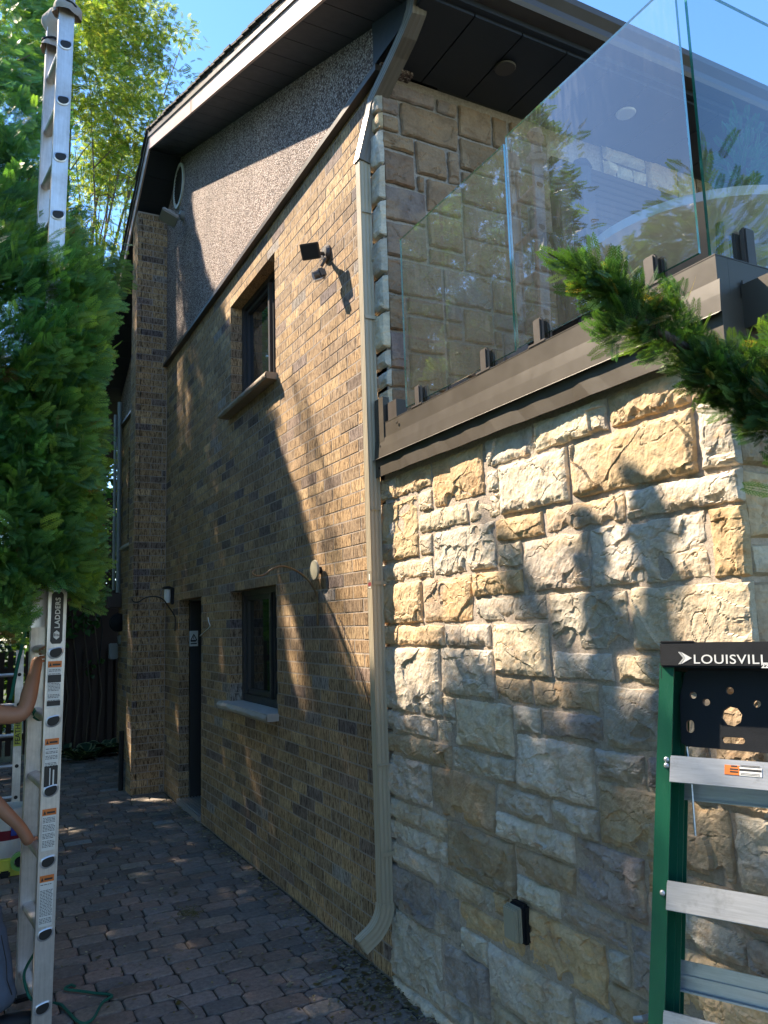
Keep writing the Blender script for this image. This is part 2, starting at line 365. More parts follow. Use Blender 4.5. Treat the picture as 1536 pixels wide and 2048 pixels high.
# ---------------- bricks ----------------
BC=[(.37,.265,.16),(.40,.285,.17),(.33,.24,.155),(.29,.22,.155),(.43,.32,.20)]
BD=[(.17,.145,.15),(.22,.18,.17),(.19,.15,.13),(.29,.27,.26),(.27,.21,.18)]
def bricks(name,O,U,N,u0,u1,z0,z1,holes,parent,seed=3,depth=.10,L=.245,Hc=.0737,off=0.,lift=.0016):
    O=np.array(O,float);U=np.array(U,float);N=np.array(N,float);Z=np.array([0,0,1.]); rng=random.Random(seed)
    V=[];F=[];C=[]; r0=int(z0/Hc)
    def brick(a,b,c,d):
        if b-a<.02 or d-c<.015: return
        l=lift+rng.uniform(-.0012,.0012); t=.0008; j=rng.uniform(-.0004,.0004)
        base=len(V)
        for (uu,zz,hh) in ((a,c,-depth),(b,c,-depth),(b,d,-depth),(a,d,-depth),(a,c,l-t),(b,c,l-t),(b,d,l-t),(a,d,l-t),(a+t,c+t,l),(b-t,c+t,l+j),(b-t,d-t,l),(a+t,d-t,l-j)):
            V.append(O+uu*U+zz*Z+hh*N)
        for i in range(4):
            k=(i+1)%4; F.append([base+i,base+k,base+4+k,base+4+i]); F.append([base+4+i,base+4+k,base+8+k,base+8+i])
        F.append([base+8,base+9,base+10,base+11])
        q=rng.random(); col=rng.choice(BD) if q<.10 else rng.choice(BC); f=rng.uniform(.85,1.12)
        C.extend([[col[0]*f,col[1]*f,col[2]*f]]*12)
    r=r0
    while r*Hc<z1-.01:
        c=max(z0,r*Hc+.004); d=min(z1,(r+1)*Hc-.0045)
        u=u0+off-(L/2 if r%2 else 0)-L
        while u<u1:
            a=max(u0,u+.005);b=min(u1,u+L-.005); segs=[(a,b)]
            zc=(c+d)/2
            for (h0,h1,k0,k1) in holes:
                if k0<zc<k1:
                    ns=[]
                    for (p,q_) in segs:
                        if q_<=h0 or p>=h1: ns.append((p,q_)); continue
                        if p<h0: ns.append((p,h0))
                        if q_>h1: ns.append((h1,q_))
                    segs=ns
            for p,q_ in segs: brick(p,q_,c,d)
            u+=L
        r+=1
    F=np.array(F)
    if np.cross(U,Z)@N<0: F=F[:,::-1]
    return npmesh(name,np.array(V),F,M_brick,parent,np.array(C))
def slab_with_holes(mb,O,U,N,u0,u1,z0,z1,holes,t0,t1,mat=None):
    us=sorted({u0,u1,*[h for q in holes for h in q[:2] if u0<h<u1]}); zs=sorted({z0,z1,*[h for q in holes for h in q[2:] if z0<h<z1]})
    O=Vector(O);U=Vector(U);N=Vector(N)
    for i in range(len(us)-1):
        for j in range(len(zs)-1):
            uc=(us[i]+us[i+1])/2;zc=(zs[j]+zs[j+1])/2
            if any(a<uc<b and c<zc<d for a,b,c,d in holes): continue
            p=[O+U*us[i]+N*t1+Vector((0,0,zs[j])),O+U*us[i+1]+N*t1+Vector((0,0,zs[j])),O+U*us[i+1]+N*t1+Vector((0,0,zs[j+1])),O+U*us[i]+N*t1+Vector((0,0,zs[j+1]))]
            mb.prism(p,N*(t0-t1),mat)

# ================= HOUSE =================
house=thing('brick_house',(0,0,0),'brown brick house with pebble-dash gable and dark overhanging eaves','house')
WU=(1.52,2.62,3.50,4.44); WL=(1.575,2.67,1.12,2.01); DO=(3.585,4.45,.02,2.0); WR=(6.55,7.55,2.85,4.25)
holes=[WU,WL,DO,WR]
HY=8.2
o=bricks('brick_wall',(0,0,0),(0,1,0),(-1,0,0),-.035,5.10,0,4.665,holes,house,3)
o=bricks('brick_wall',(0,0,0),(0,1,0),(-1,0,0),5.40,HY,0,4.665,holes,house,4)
mh=[(p-.006,q_+.006,r_-.006,s_+.006) for p,q_,r_,s_ in holes]
mb=MB(); slab_with_holes(mb,(0,0,0),(0,1,0),(-1,0,0),-.140,HY,-.3,4.66,mh,.0,-.10,M_mortar)
mb.build('wall_bed',None,house)
# wall core behind the openings (dark rooms)
mb=MB(); mb.box((.38,-.1,0),(.42,HY,6)); mb.build('inner_wall',M_dark,house)
# chimney breast
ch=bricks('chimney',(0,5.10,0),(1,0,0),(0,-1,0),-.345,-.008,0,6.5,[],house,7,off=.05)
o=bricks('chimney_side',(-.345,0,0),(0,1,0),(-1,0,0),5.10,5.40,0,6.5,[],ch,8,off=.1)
mb=MB().box((-.345,5.10,0),(-.0,5.40,6.5)); mb.build('chimney_core',M_mortar,ch)
# stucco gable
def roofz(y): return 5.045+.411*y if y<=4.43 else 5.045+.411*4.43-.45*(y-4.43)
ys=[-.215,4.43,HY]; poly=[(-.012,-.215,4.70),(-.012,HY,4.70),(-.012,HY,roofz(HY)),(-.012,4.43,roofz(4.43)),(-.012,-.215,roofz(-.215))]
mb=MB().prism(poly,(.2,0,0)); mb.build('gable_wall',M_stucco,house)
mb=MB().box((-.05,-.215,4.665),(-.0,5.10,4.70)).box((-.05,5.40,4.665),(.0,HY,4.70)); mb.build('trim_strip',M_trim,house)
# roof
def slope_pts(x,dz,y0,y1,thick):
    return [(x,y0,roofz(y0)+dz),(x,y1,roofz(y1)+dz),(x,y1,roofz(y1)+dz+thick),(x,y0,roofz(y0)+dz+thick)]
YE=-.80; XO=-.345; YB=9.35
mb=MB()
for y0,y1 in ((YE,4.43),(4.43,YB)): mb.prism(slope_pts(XO-.03,.165,y0,y1,.05),(9.5,0,0),M_shingle)
rg=random.Random(5)
for side,(y0,y1) in enumerate(((YE,4.43),(4.43,YB))):
    n=int((y1-y0)/.14)
    for i in range(n):   # shingle butt ends along the rake
        a=y0+i*.14; b=a+.155; x=XO-.045-rg.uniform(0,.012)
        mb.prism([(x,a,roofz(a)+.205),(x,b,roofz(b)+.215),(x,b,roofz(b)+.232),(x,a,roofz(a)+.222+rg.uniform(0,.01))],(.5,0,0),M_shingle)
roof=mb.build('roof',None,house)
mb=MB()
for y0,y1 in ((YE,4.43),(4.432,YB)): mb.prism(slope_pts(XO-.018,.0,y0,y1,.165),(.018,0,0))
mb.box((XO-.024,2.55,roofz(2.55)+.002),(XO-.021,2.556,roofz(2.55)+.15))
fas=mb.build('fascia',M_fascia,roof)
mb=MB()
for y0,y1 in ((YE,4.43),(4.432,YB)): mb.prism(slope_pts(XO-.032,.135,y0,y1,.035),(.03,0,0))
mb.build('drip_edge',M_trim,fas)
mb=MB(); y=YE                      # rake soffit boards
while y<YB-.01:
    y2=min(y+.30,YB)
    if y<4.43<y2: y2=4.43
    a=y+.003;b=y2-.003
    mb.prism([(XO,a,roofz(a)+.004),(XO,b,roofz(b)+.004),(XO,b,roofz(b)+.03),(XO,a,roofz(a)+.03)],(.37,0,0)); y=y2
mb.prism([(XO,YE,roofz(YE)+.032),(XO,4.43,roofz(4.43)+.032),(XO,YB,roofz(YB)+.032),(XO,YB,roofz(YB)+.05),(XO,4.43,roofz(4.43)+.05),(XO,YE,roofz(YE)+.05)],(.37,0,0))
mb.build('rake_soffit',M_soffit,roof)
# front eave: level soffit boards, fascia and gutter
mb=MB(); x=-.03
while x<7:
    mb.box((x+.004,-.70,4.725),(min(x+.30,7)-.004,-.165,4.74)); x+=.30
mb.box((-.03,-.70,4.742),(7,-.165,4.76)); mb.box((-.034,-.70,4.725),(-.03,-.165,5.1))
mb.box((XO,-.735,4.745),(7,-.70,4.90)); mb.build('eave_soffit',M_soffit,roof)
def kgutter(mb,x0,x1,y,z,s=1.,wall=.004):
    p=[(0,.0),(-.075*s,0),(-.085*s,.02*s),(-.088*s,.05*s),(-.118*s,.085*s),(-.122*s,.115*s),(-.108*s,.115*s)]
    q=[(-.112*s,.108*s),(-.108*s,.09*s),(-.08*s,.055*s),(-.078*s,.02*s),(-.072*s,.006),(-.004,.006)]
    poly=[(x0,y+a,z+b) for a,b in p+q+[(-.004,.125*s),(0,.125*s)]]
    mb.prism(poly,(x1-x0,0,0))
mb=MB(); kgutter(mb,XO-.03,7,-.735,4.775,1.05); mb.build('gutter',M_trim,roof)
# lamps in the soffit
for x in (.62,1.52):
    mb=MB().lathe([(.0,0),(.055,0),(.06,.008),(.045,.02),(0,.02)],(x,-.48,4.704),n=24); l=mb.build('soffit_light',M_trim if x<1 else M_white,roof)
# round vent
yc=4.495;zc=6.56
vt=MB(); 
for k in range(36):
    a=2*math.pi*k/36;b=2*math.pi*(k+1)/36
    f=lambda r,t,x:(x,yc+r*math.cos(t)*.95,zc+r*math.sin(t))
    for (r0,r1) in ((.205,.245),):
        vt.add([f(r0,a,-.03),f(r1,a,-.03),f(r1,b,-.03),f(r0,b,-.03),f(r0,a,-.005),f(r1,a,-.005),f(r1,b,-.005),f(r0,b,-.005)],[(0,1,2,3),(1,5,6,2),(0,3,7,4)])
vent=vt.build('gable_vent',M_white,house)
mb=MB().lathe([(.0,-.02),(.207,-.02),(.207,-.013),(0,-.013)],(0,yc,zc),axis='X',n=36)
for i in range(-6,7):
    w=math.sqrt(max(0,.2**2-(i*.03)**2)); mb.box((-.028,yc-w*.95,zc+i*.03-.004),(-.018,yc+w*.95,zc+i*.03+.006))
mb.build('louvre',M_trim,vent)
# windows
def window(hole,rec,sillmat,label,panes=2,split=.62,sill=True):
    y0,y1,z0,z1=hole
    mb=MB(); fw=.055
    for a,b in (((rec,y0,z0),(rec+.09,y0+fw,z1)),((rec,y1-fw,z0),(rec+.09,y1,z1)),((rec,y0+fw,z0),(rec+.09,y1-fw,z0+fw)),((rec,y0+fw,z1-fw),(rec+.09,y1-fw,z1))): mb.rbox(a,b,.005)
    w=mb.build('window',M_frame,house); w['label']=label
    ym=y0+(y1-y0)*(1-split) if panes==2 else None
    edges=[(y0+fw,ym-.02),(ym+.02,y1-fw)] if panes==2 else [(y0+fw,y1-fw)]
    mb=MB().rbox((rec+.003,ym-.022,z0+fw),(rec+.08,ym+.022,z1-fw),.006); mb.build('mullion',M_trim if z0>3 else M_frame,w)
    for a,b in edges:
        mb=MB(); s=.042; x0=rec+.022
        for p,q_ in (((x0,a,z0+fw),(x0+.04,a+s,z1-fw)),((x0,b-s,z0+fw),(x0+.04,b,z1-fw)),((x0,a+s,z0+fw),(x0+.04,b-s,z0+fw+s)),((x0,a+s,z1-fw-s),(x0+.04,b-s,z1-fw))): mb.rbox(p,q_,.006)
        mb.build('sash',M_frame,w)
        MB().box((x0+.022,a+s-.004,z0+fw+s-.004),(x0+.028,b-s+.004,z1-fw-s+.004)).build('pane',M_pane,w)
    if sill:
        nx,ny=7,40; v=[];f=[]
        a,b=y0-.03,y1+.07; zt=z0-.002; zb=z0-.052; xf=-.085
        # rock-faced front edge
        for j in range(ny+1):
            for i in range(nx+1):
                yy=a+(b-a)*j/ny; zz=zb+(zt-zb)*i/nx; t=i/nx
                d=.012*math.sin(math.pi*min(1,t*1.1))+.014*(float(fbm(np.array(yy*22),np.array(zz*40),9,3))-.5)*(1 if 0<i<nx else 0)
                v.append((xf-d,yy,zz))
        for j in range(ny):
            for i in range(nx): f.append((j*(nx+1)+i,j*(nx+1)+i+1,(j+1)*(nx+1)+i+1,(j+1)*(nx+1)+i))
        mb=MB().add(v,f); mb.box((xf+.0005,a,zb),(.10,b,zt)); s=mb.build('sill',sillmat,w,recalc=True)
    return w
M_sill2=plain('brown_limestone_sill',(.30,.24,.18),.85,0,.3,18,.004)
window(WU,.095,M_sill2,'upper window under the dark trim, sunlit mullion')
window(WL,.095,M_sill,'lower window with white limestone sill')
window(WR,.08,M_sill,'far narrow window beyond the chimney')
# door
mb=MB().box((.31,DO[0]+.02,.05),(.35,DO[1]-.05,1.97))
for a,b_ in ((.2,.9),(1.05,1.85)): mb.box((.302,DO[0]+.1,a),(.309,DO[1]-.13,b_))
door=mb.build('door',M_frame,house)
MB().box((.105,DO[0],.02),(.36,DO[0]+.018,2.0)).box((.105,DO[1]-.03,.02),(.36,DO[1],2.0)).box((.105,DO[0]+.018,1.975),(.36,DO[1]-.03,2.0)).build('door_frame',M_frame,door)
mb=MB().box((-.02,DO[0],-.02),(.3,DO[1],.045)); 
for i in range(8): mb.box((.0+i*.03,DO[0]+.01,.045),(.012+i*.03,DO[1]-.01,.052))
mb.build('threshold',M_plinth,door)
MB().lathe([(0,0),(.03,0),(.03,.03),(0,.04)],(.27,DO[0]+.09,1.0),axis='X',n=14).build('door_knob',M_brass,door)
# warning sign on door
# downspout
dp=[(-.095,-.145,.30),(-.095,-.145,4.27)]
DM=M_down
def flat_tube(pts,w,d,mat,name,parent,flute=True):
    """rectangular pipe swept through points; w along y, d along x; corrugated faces"""
    prof=[]
    def side(p,q,n):
        for i in range(n):
            t=i/n; o=.0022 if (flute and i%2) else 0
            prof.append((p[0]+(q[0]-p[0])*t,p[1]+(q[1]-p[1])*t,o,q[1]-p[1],-(q[0]-p[0])))
    c=[(-d/2,-w/2),(d/2,-w/2),(d/2,w/2),(-d/2,w/2)]
    for i in range(4): side(c[i],c[(i+1)%4],6)
    pr=[]
    for x,y,o,nx,ny in prof:
        L=math.hypot(nx,ny); pr.append((x-nx/L*o,y-ny/L*o))
    n=len(pr); vs=[];fs=[]
    P=[Vector(p) for p in pts]
    for i,p in enumerate(P):
        t=(P[min(i+1,len(P)-1)]-P[max(i-1,0)]).normalized()
        yv=Vector((0,1,0)); yv=(yv-t*yv.dot(t)).normalized() if abs(t.y)<.95 else Vector((0,0,1))
        xv=yv.cross(t).normalized()
        if xv.x<0: xv=-xv
        vs+=[p+xv*a+yv*b for a,b in pr]
    for i in range(len(P)-1):
        for k in range(n): fs.append((i*n+k,i*n+(k+1)%n,(i+1)*n+(k+1)%n,(i+1)*n+k))
    fs+=[tuple(range(n))[::-1]]
    return MB().add(vs,fs).build(name,mat,parent)
ds=flat_tube([(-.063,-.060,z) for z in np.linspace(.38,4.20,12)],.050,.066,DM,'downspout',house)
el=[(-.088,-.14,.27)]+[(-.088-.16*math.sin(a)*.6,-.14+.0,.27-.14*(1-math.cos(a))*.0-.15*math.sin(a)) for a in np.linspace(.2,1.1,5)]
pts=[];
for i in range(15):
    a=i/14*1.05; pts.append((-.063-.17*(1-math.cos(a))*1.15,-.060,.382-.17*math.sin(a)))
seg=[]
for i,p in enumerate(pts): seg.append(p)
flat_tube(seg+[(seg[-1][0]-.035,seg[-1][1],seg[-1][2]-.022)],.056,.074,DM,'elbow',ds)
for z in (2.28,3.9,1.02):
    MB().box((-.0895,-.0945,z),(-.0365,-.0255,z+.004)).build('seam',DM,ds)
for z in (.60,1.9,3.3):
    MB().box((-.0895,-.0955,z),(.0,-.094,z+.02)).build('strap',DM,ds)
top=px_y(745,215,-.16); 
off=[(-.063,-.06,4.20)]+[tuple(px_y(u,v,y)) for u,v,y in ((746,236,-.07),(752,205,-.10),(800,105,-.38),(818,65,-.50),(832,25,-.59),(838,-20,-.64))]
o=flat_tube(off,.07,.082,plain('dark_downspout',(.17,.15,.13),.36,0,.1,6),'offset_pipe',ds)
# upper front wall: stone quoin + panels + patio doors
FY=-.205
rects=ashlar(0.0,1.17,2.50,4.72,12)
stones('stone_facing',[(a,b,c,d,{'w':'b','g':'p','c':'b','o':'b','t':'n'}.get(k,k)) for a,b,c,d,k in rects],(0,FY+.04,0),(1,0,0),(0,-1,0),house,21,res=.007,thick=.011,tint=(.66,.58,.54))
rq=[]; z=2.50; i=0
rg=random.Random(8)
while z<4.50:
    h=rg.choice([.1034,.2068]); h=min(h,4.58-z); rq.append((-.175,-.03 if i%2 else -.045,z+.006,z+h-.006,rg.choice('cwtg'))); z+=h; i+=1
stones('corner_stones',rq,(0.005,0,0),(0,1,0),(-1,0,0),house,22,res=.010,thick=.03)
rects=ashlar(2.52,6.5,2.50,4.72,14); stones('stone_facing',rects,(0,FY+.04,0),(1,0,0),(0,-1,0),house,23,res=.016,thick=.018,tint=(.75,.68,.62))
rects=ashlar(1.62,2.52,4.52,4.72,15); stones('stone_facing',rects,(0,FY+.04,0),(1,0,0),(0,-1,0),house,24,res=.015)
MB().box((0.0,FY+.052,2.3),(1.17,.02,4.72)).box((2.52,FY+.052,2.3),(6.5,.02,4.72)).box((1.17,FY+.06,4.2),(2.52,.02,4.72)).build('front_wall',M_mortar,house)
mb=MB(); 
for k in range(8): mb.rbox((1.175,FY+.02,4.16+k*.045),(2.515,FY+.05,4.20+k*.045),.004)
mb.build('siding',M_dwood,house)
def patio(x0,x1,z0,z1):
    mb=MB(); f=.06
    for a,b in (((x0,FY+.01,z0),(x0+f,FY+.1,z1)),((x1-f,FY+.01,z0),(x1,FY+.1,z1)),((x0+f,FY+.01,z0),(x1-f,FY+.1,z0+.1)),((x0+f,FY+.01,z1-f),(x1-f,FY+.1,z1))): mb.rbox(a,b,.006)
    w=mb.build('patio_door',M_frame,house); MB().box((x0+f,FY+.05,z0+.1),(x1-f,FY+.056,z1-f)).build('pane',M_pane,w)
patio(1.175,1.70,2.46,4.155); patio(1.82,2.40,2.46,4.155)
MB().rbox((1.70,FY-.01,2.46),(1.82,FY+.1,4.155),.006).build('door_post',M_dwood,house); MB().rbox((2.40,FY,2.46),(2.515,FY+.1,4.155),.006).build('door_post',M_dwood,house)
# ================= TERRACE =================
TY=-2.145
ter=thing('stone_terrace',(0,-1.1,0),'raised terrace faced in rough cream and tan stone with taupe metal coping, beside the downspout','terrace')
ST=[[-0.556,-0.247,0,1,'t'],[-1.296,-0.995,0,1,'w'],[-0.972,-0.571,0,2,'o'],[-1.688,-1.316,0,1,'c'],[-2.03,-1.7,0,1,'t'],[-2.123,-2.055,1,3,'w'],[-2.031,-1.497,1,3,'t'],[-0.415,-0.215,1,4,'t'],[-1.064,-0.987,1,2,'w'],[-1.481,-1.09,1,3,'w'],[-0.566,-0.435,1,2,'c'],[-1.064,-0.855,2,3,'c'],[-0.837,-0.443,2,3,'c'],[-1.027,-0.558,3,5,'g'],[-1.334,-1.047,3,4,'o'],[-2.132,-1.752,3,4,'w'],[-0.542,-0.442,3,4,'w'],[-1.733,-1.344,3,4,'t'],[-1.189,-1.043,4,5,'c'],[-2.04,-1.577,4,6,'w'],[-2.137,-2.057,4,6,'o'],[-1.548,-1.212,4,6,'g'],[-0.536,-0.177,4,5,'c'],[-0.845,-0.457,5,7,'o'],[-1.187,-0.864,5,6,'o'],[-0.428,-0.158,5,7,'t'],[-1.315,-0.868,6,7,'g'],[-1.707,-1.337,6,8,'g'],[-2.131,-1.74,6,8,'c'],[-1.324,-0.983,7,9,'c'],[-0.614,-0.155,7,8,'t'],[-0.962,-0.63,7,8,'g'],[-2.125,-1.922,8,9,'g'],[-0.971,-0.582,8,10,'w'],[-1.622,-1.342,8,9,'w'],[-0.572,-0.17,8,11,'w'],[-1.892,-1.663,8,9,'c'],[-2.119,-2.016,9,11,'b'],[-1.975,-1.575,9,11,'g'],[-1.207,-0.985,9,10,'b'],[-1.555,-1.229,9,10,'b'],[-0.669,-0.578,10,11,'w'],[-1.077,-0.687,10,12,'c'],[-1.246,-1.096,10,11,'w'],[-1.572,-1.262,10,11,'p'],[-0.68,-0.524,11,12,'g'],[-1.875,-1.761,11,12,'p'],[-0.517,-0.179,11,12,'w'],[-1.511,-1.102,11,13,'w'],[-1.735,-1.526,11,12,'w'],[-2.123,-1.898,11,12,'b'],[-2.123,-2.065,12,14,'w'],[-2.028,-1.539,12,14,'b'],[-0.63,-0.14,12,13,'b'],[-1.071,-0.65,12,13,'g'],[-0.934,-0.49,13,15,'b'],[-0.446,-0.139,13,15,'g'],[-1.28,-0.959,13,14,'g'],[-1.514,-1.284,13,14,'w'],[-1.822,-1.728,14,15,'o'],[-1.383,-0.959,14,15,'w'],[-1.708,-1.415,14,16,'p'],[-2.132,-1.839,14,15,'b'],[-2.129,-2.061,15,16,'g'],[-1.818,-1.72,15,16,'g'],[-1.047,-0.587,15,17,'b'],[-0.571,-0.364,15,16,'g'],[-0.349,-0.129,15,16,'g'],[-2.049,-1.829,15,16,'g'],[-1.379,-1.068,15,16,'b'],[-1.292,-1.076,16,17,'w'],[-1.758,-1.635,16,18,'p'],[-1.605,-1.317,16,17,'p'],[-2.122,-1.813,16,18,'t'],[-0.564,-0.136,16,17,'w'],[-0.903,-0.509,17,18,'g'],[-0.478,-0.135,17,18,'g'],[-1.609,-1.535,17,18,'g'],[-1.503,-1.11,17,19,'o'],[-0.995,-0.912,17,18,'o'],[-2.11,-1.797,18,19,'b'],[-0.642,-0.138,18,20,'p'],[-1.078,-0.666,18,19,'o'],[-1.763,-1.533,18,19,'b'],[-1.619,-1.36,19,20,'w'],[-0.84,-0.654,19,20,'w'],[-1.333,-0.854,19,21,'w'],[-0.488,-0.163,20,23,'g'],[-0.84,-0.513,20,22,'p'],[-0.709,-0.497,22,23,'g'],[-0.896,-0.721,22,23,'g'],[-2.123,-2.042,0,1,'b'],[-0.235,-0.132,0,1,'b'],[-0.203,-0.132,1,2,'g'],[-0.203,-0.132,2,3,'w'],[-0.203,-0.132,3,4,'b'],[-1.098,-1.007,17,18,'w'],[-2.123,-1.631,19,20,'g'],[-2.123,-1.345,20,21,'w'],[-2.123,-0.852,21,22,'b'],[-2.123,-0.908,22,23,'g'],[-2.123,-0.132,23,24,'w']]
G=[2.418-.1034*k for k in range(26)]
rects=[]
for y0,y1,a,b,k in ST:
    if y1>-.26: y1=-.045
    if y0<-2.05: y0=-2.158
    lo=max([s[1] for s in ST if min(s[3],b)>max(s[2],a) and s[1]<=y0+.004]+[-9]); hi=min([s[0] for s in ST if min(s[3],b)>max(s[2],a) and s[0]>=y1-.004]+[9])
    y0-=max(0,min(.012,(y0-lo)/2-.005)); y1+=max(0,min(.012,(hi-y1)/2-.005))
    rects.append((y0,y1,G[b]+.009,G[a]+.001+(.0 if a else .02),k))
stones('stone_wall',rects,(-.002,0,0),(0,1,0),(-1,0,0),ter,5,res=.0042,thick=.021)
MB().box((-.010,TY+.006,-.3),(3.9,-.10,2.62)).build('terrace_core',M_smortar,ter)
rects=[]; rg=random.Random(4)
for (a,b) in ((0,2),(2,3),(3,5),(5,6),(6,8),(8,10),(10,11),(11,13),(13,15),(15,17),(17,18),(18,20),(20,22),(22,24)):
    x=.004
    first=True
    while x<3.9:
        w=rg.uniform(.12,.22) if first else rg.uniform(.2,.45); first=False
        rects.append((x+.006,min(x+w,3.9)-.006,G[b]+.012,G[a]-.002,rg.choice('tobgtc'))); x+=w
stones('stone_wall',rects,(0,TY+.004,0),(1,0,0),(0,-1,0),ter,6,res=.009,thick=.026,label='end wall of the terrace in shade')
# coping
mb=MB(); mb.box((-.050,TY-.04,2.595),(.0,-.098,2.710)); mb.box((.0005,TY-.04,2.595),(4,TY-.0,2.7095)); mb.box((-.051,TY-.041,2.7105),(.05,-.10,2.7135)); mb.box((.0505,TY-.041,2.7105),(4,TY+.25,2.7135))
cp=mb.build('coping',M_taupe,ter)
mb=MB()       # lower stepped flashing with drip lip
def strip(mb,za,zb,xa,xb,y0=-.09,y1=TY-.05,wave=0.):
    n=24; vs=[]
    for i in range(n+1):
        y=y0+(y1-y0)*i/n; w=wave*(math.sin(i*.9)+math.sin(i*2.3+1))*.5
        vs+=[(xa,y,za),(xb+w,y,zb),(xb+w+.004,y,zb),(xa+.004,y,za)]
    fs=[]
    for i in range(n):
        for k in range(4): fs.append((i*4+k,i*4+(k+1)%4,(i+1)*4+(k+1)%4,(i+1)*4+k))
    mb.add(vs,fs+[(0,1,2,3),(n*4+3,n*4+2,n*4+1,n*4)])
strip(mb,2.635,2.590,-.054,-.058); strip(mb,2.590,2.540,-.058,-.061); strip(mb,2.540,2.532,-.061,-.074)
mb.build('drip_flashing',M_taupe,cp)
mb=MB(); strip(mb,2.542,2.445,-.056,-.058,wave=.006); mb.box((-.05,TY-.045,2.445),(4,TY-.03,2.595)); mb.build('skirt_flashing',M_taupe,cp)
MB().box((-.056,-.19,2.620),(-.02,-.10,2.850)).build('corner_flashing',M_taupe,cp)
MB().box((-.04,-.30,2.640),(.02,-.20,2.810)).build('upstand',M_trim,cp)
for y,z in ((-.33,2.680),(-1.98,2.670),(-.13,2.490),(-.15,2.600)): MB().lathe([(0,0),(.007,0),(.007,.003),(0,.004)],(-.056,y,z),axis='X',n=8,M=Matrix.Scale(-1,4,(1,0,0))).build('screw',M_iron,cp)
MB().box((.0,TY+.25,2.630),(3.9,-.2,2.645)).build('terrace_floor',M_smortar,ter)
mb=MB(); kgutter(mb,.045,4,TY-.045,2.505,1.15); 
g=mb.build('gutter',M_trim,ter); 
mb=MB(); s=1.15; mb.prism([(.04,TY-.045+a*s,2.505+b*s) for a,b in ((0,0),(-.075,0),(-.085,.02),(-.088,.05),(-.116,.085),(-.119,.112),(0,.112))],(.004,0,0)); mb.build('end_cap',M_taupe,g)
# glass railing
gr=thing('glass_railing',(-.02,-1.2,2.710),'frameless clear glass balustrade held by dark clamps round the terrace edge','railing')
GX=-.018
def pane(a,b,name='glass_panel'):
    o=MB().box(a,b).build(name,M_glass,gr)
    return o
def pane(p0,p1,z0,z1,n,t=.010):
    """p0,p1 xy ends; n outward xy; faces: big faces clear, edges green"""
    p0=Vector((*p0,0));p1=Vector((*p1,0));n=Vector((*n,0))*t/2
    vs=[p0-n+Vector((0,0,z0)),p1-n+Vector((0,0,z0)),p1+n+Vector((0,0,z0)),p0+n+Vector((0,0,z0)),p0-n+Vector((0,0,z1)),p1-n+Vector((0,0,z1)),p1+n+Vector((0,0,z1)),p0+n+Vector((0,0,z1))]
    mb=MB(); mb.add(vs,[(3,2,6,7)],M_glass); mb.add(vs,[(0,3,2,1),(4,5,6,7),(1,2,6,5),(0,3,7,4)],M_gedge)
    return mb.build('glass_panel',None,gr,recalc=False)
pane((GX,-.365),(GX,-1.235),2.750,3.625,(-1,0)); pane((GX,-1.250),(GX,-2.11),2.755,3.65,(-1,0))
pane((.02,TY+.03),(1.45,TY+.03),2.750,3.65,(0,-1)); pane((1.47,TY+.03),(2.9,TY+.03),2.750,3.65,(0,-1))
def clamp(x,y,ax):
    mb=MB()
    for s in (-1,1):
        if ax=='y': mb.rbox((x+s*.008,y-.024,2.705),(x+s*.030,y+.024,2.815),.006)
        else: mb.rbox((x-.024,y+s*.008,2.705),(x+.024,y+s*.030,2.86),.006)
    if ax=='y': mb.rbox((x-.035,y-.05,2.712),(x+.04,y+.05,2.724),.003)
    else: mb.rbox((x-.05,y-.04,2.712),(x+.05,y+.04,2.724),.003)
    return mb.build('clamp',M_black if False else M_trim,gr)
for y in (-.515,-1.055,-1.40,-1.945): clamp(GX,y,'y')
for x in (.17,1.2,1.7,2.6): clamp(x,TY+.03,'x')
def px_p(px,py,P0,n):
    d=CM@np.array([px-768.,-(py-1024.),-1544.8]); n=np.array(n,float); return CP+d*(((np.array(P0)-CP)@n)/(d@n))
FONT=None
def text_mesh(s,size,name,mat,M,parent,depth=.0012,bold=0.,spacing=1.,sx=1.):
    c=bpy.data.curves.new(name,'FONT'); c.body=s; c.size=size; c.extrude=depth; c.offset=bold; c.space_character=spacing
    c.align_x='LEFT'; c.resolution_u=4
    t=bpy.data.objects.new('tmp',c); S.collection.objects.link(t)
    bpy.context.view_layer.update(); dg=bpy.context.evaluated_depsgraph_get()
    me=bpy.data.meshes.new_from_object(t.evaluated_get(dg)); bpy.data.objects.remove(t)
    me.transform(M@Matrix.Diagonal((sx,1,1,1))); me.materials.clear(); me.materials.append(mat)
    o=bpy.data.objects.new(name,me); S.collection.objects.link(o)
    if parent is not None: adopt(o,parent)
    return o
def frame(P,x,y):
    x=Vector(x).normalized(); y=Vector(y); y=(y-x*y.dot(x)).normalized(); z=x.cross(y)
    return Matrix(((x.x,y.x,z.x,P[0]),(x.y,y.y,z.y,P[1]),(x.z,y.z,z.z,P[2]),(0,0,0,1)))
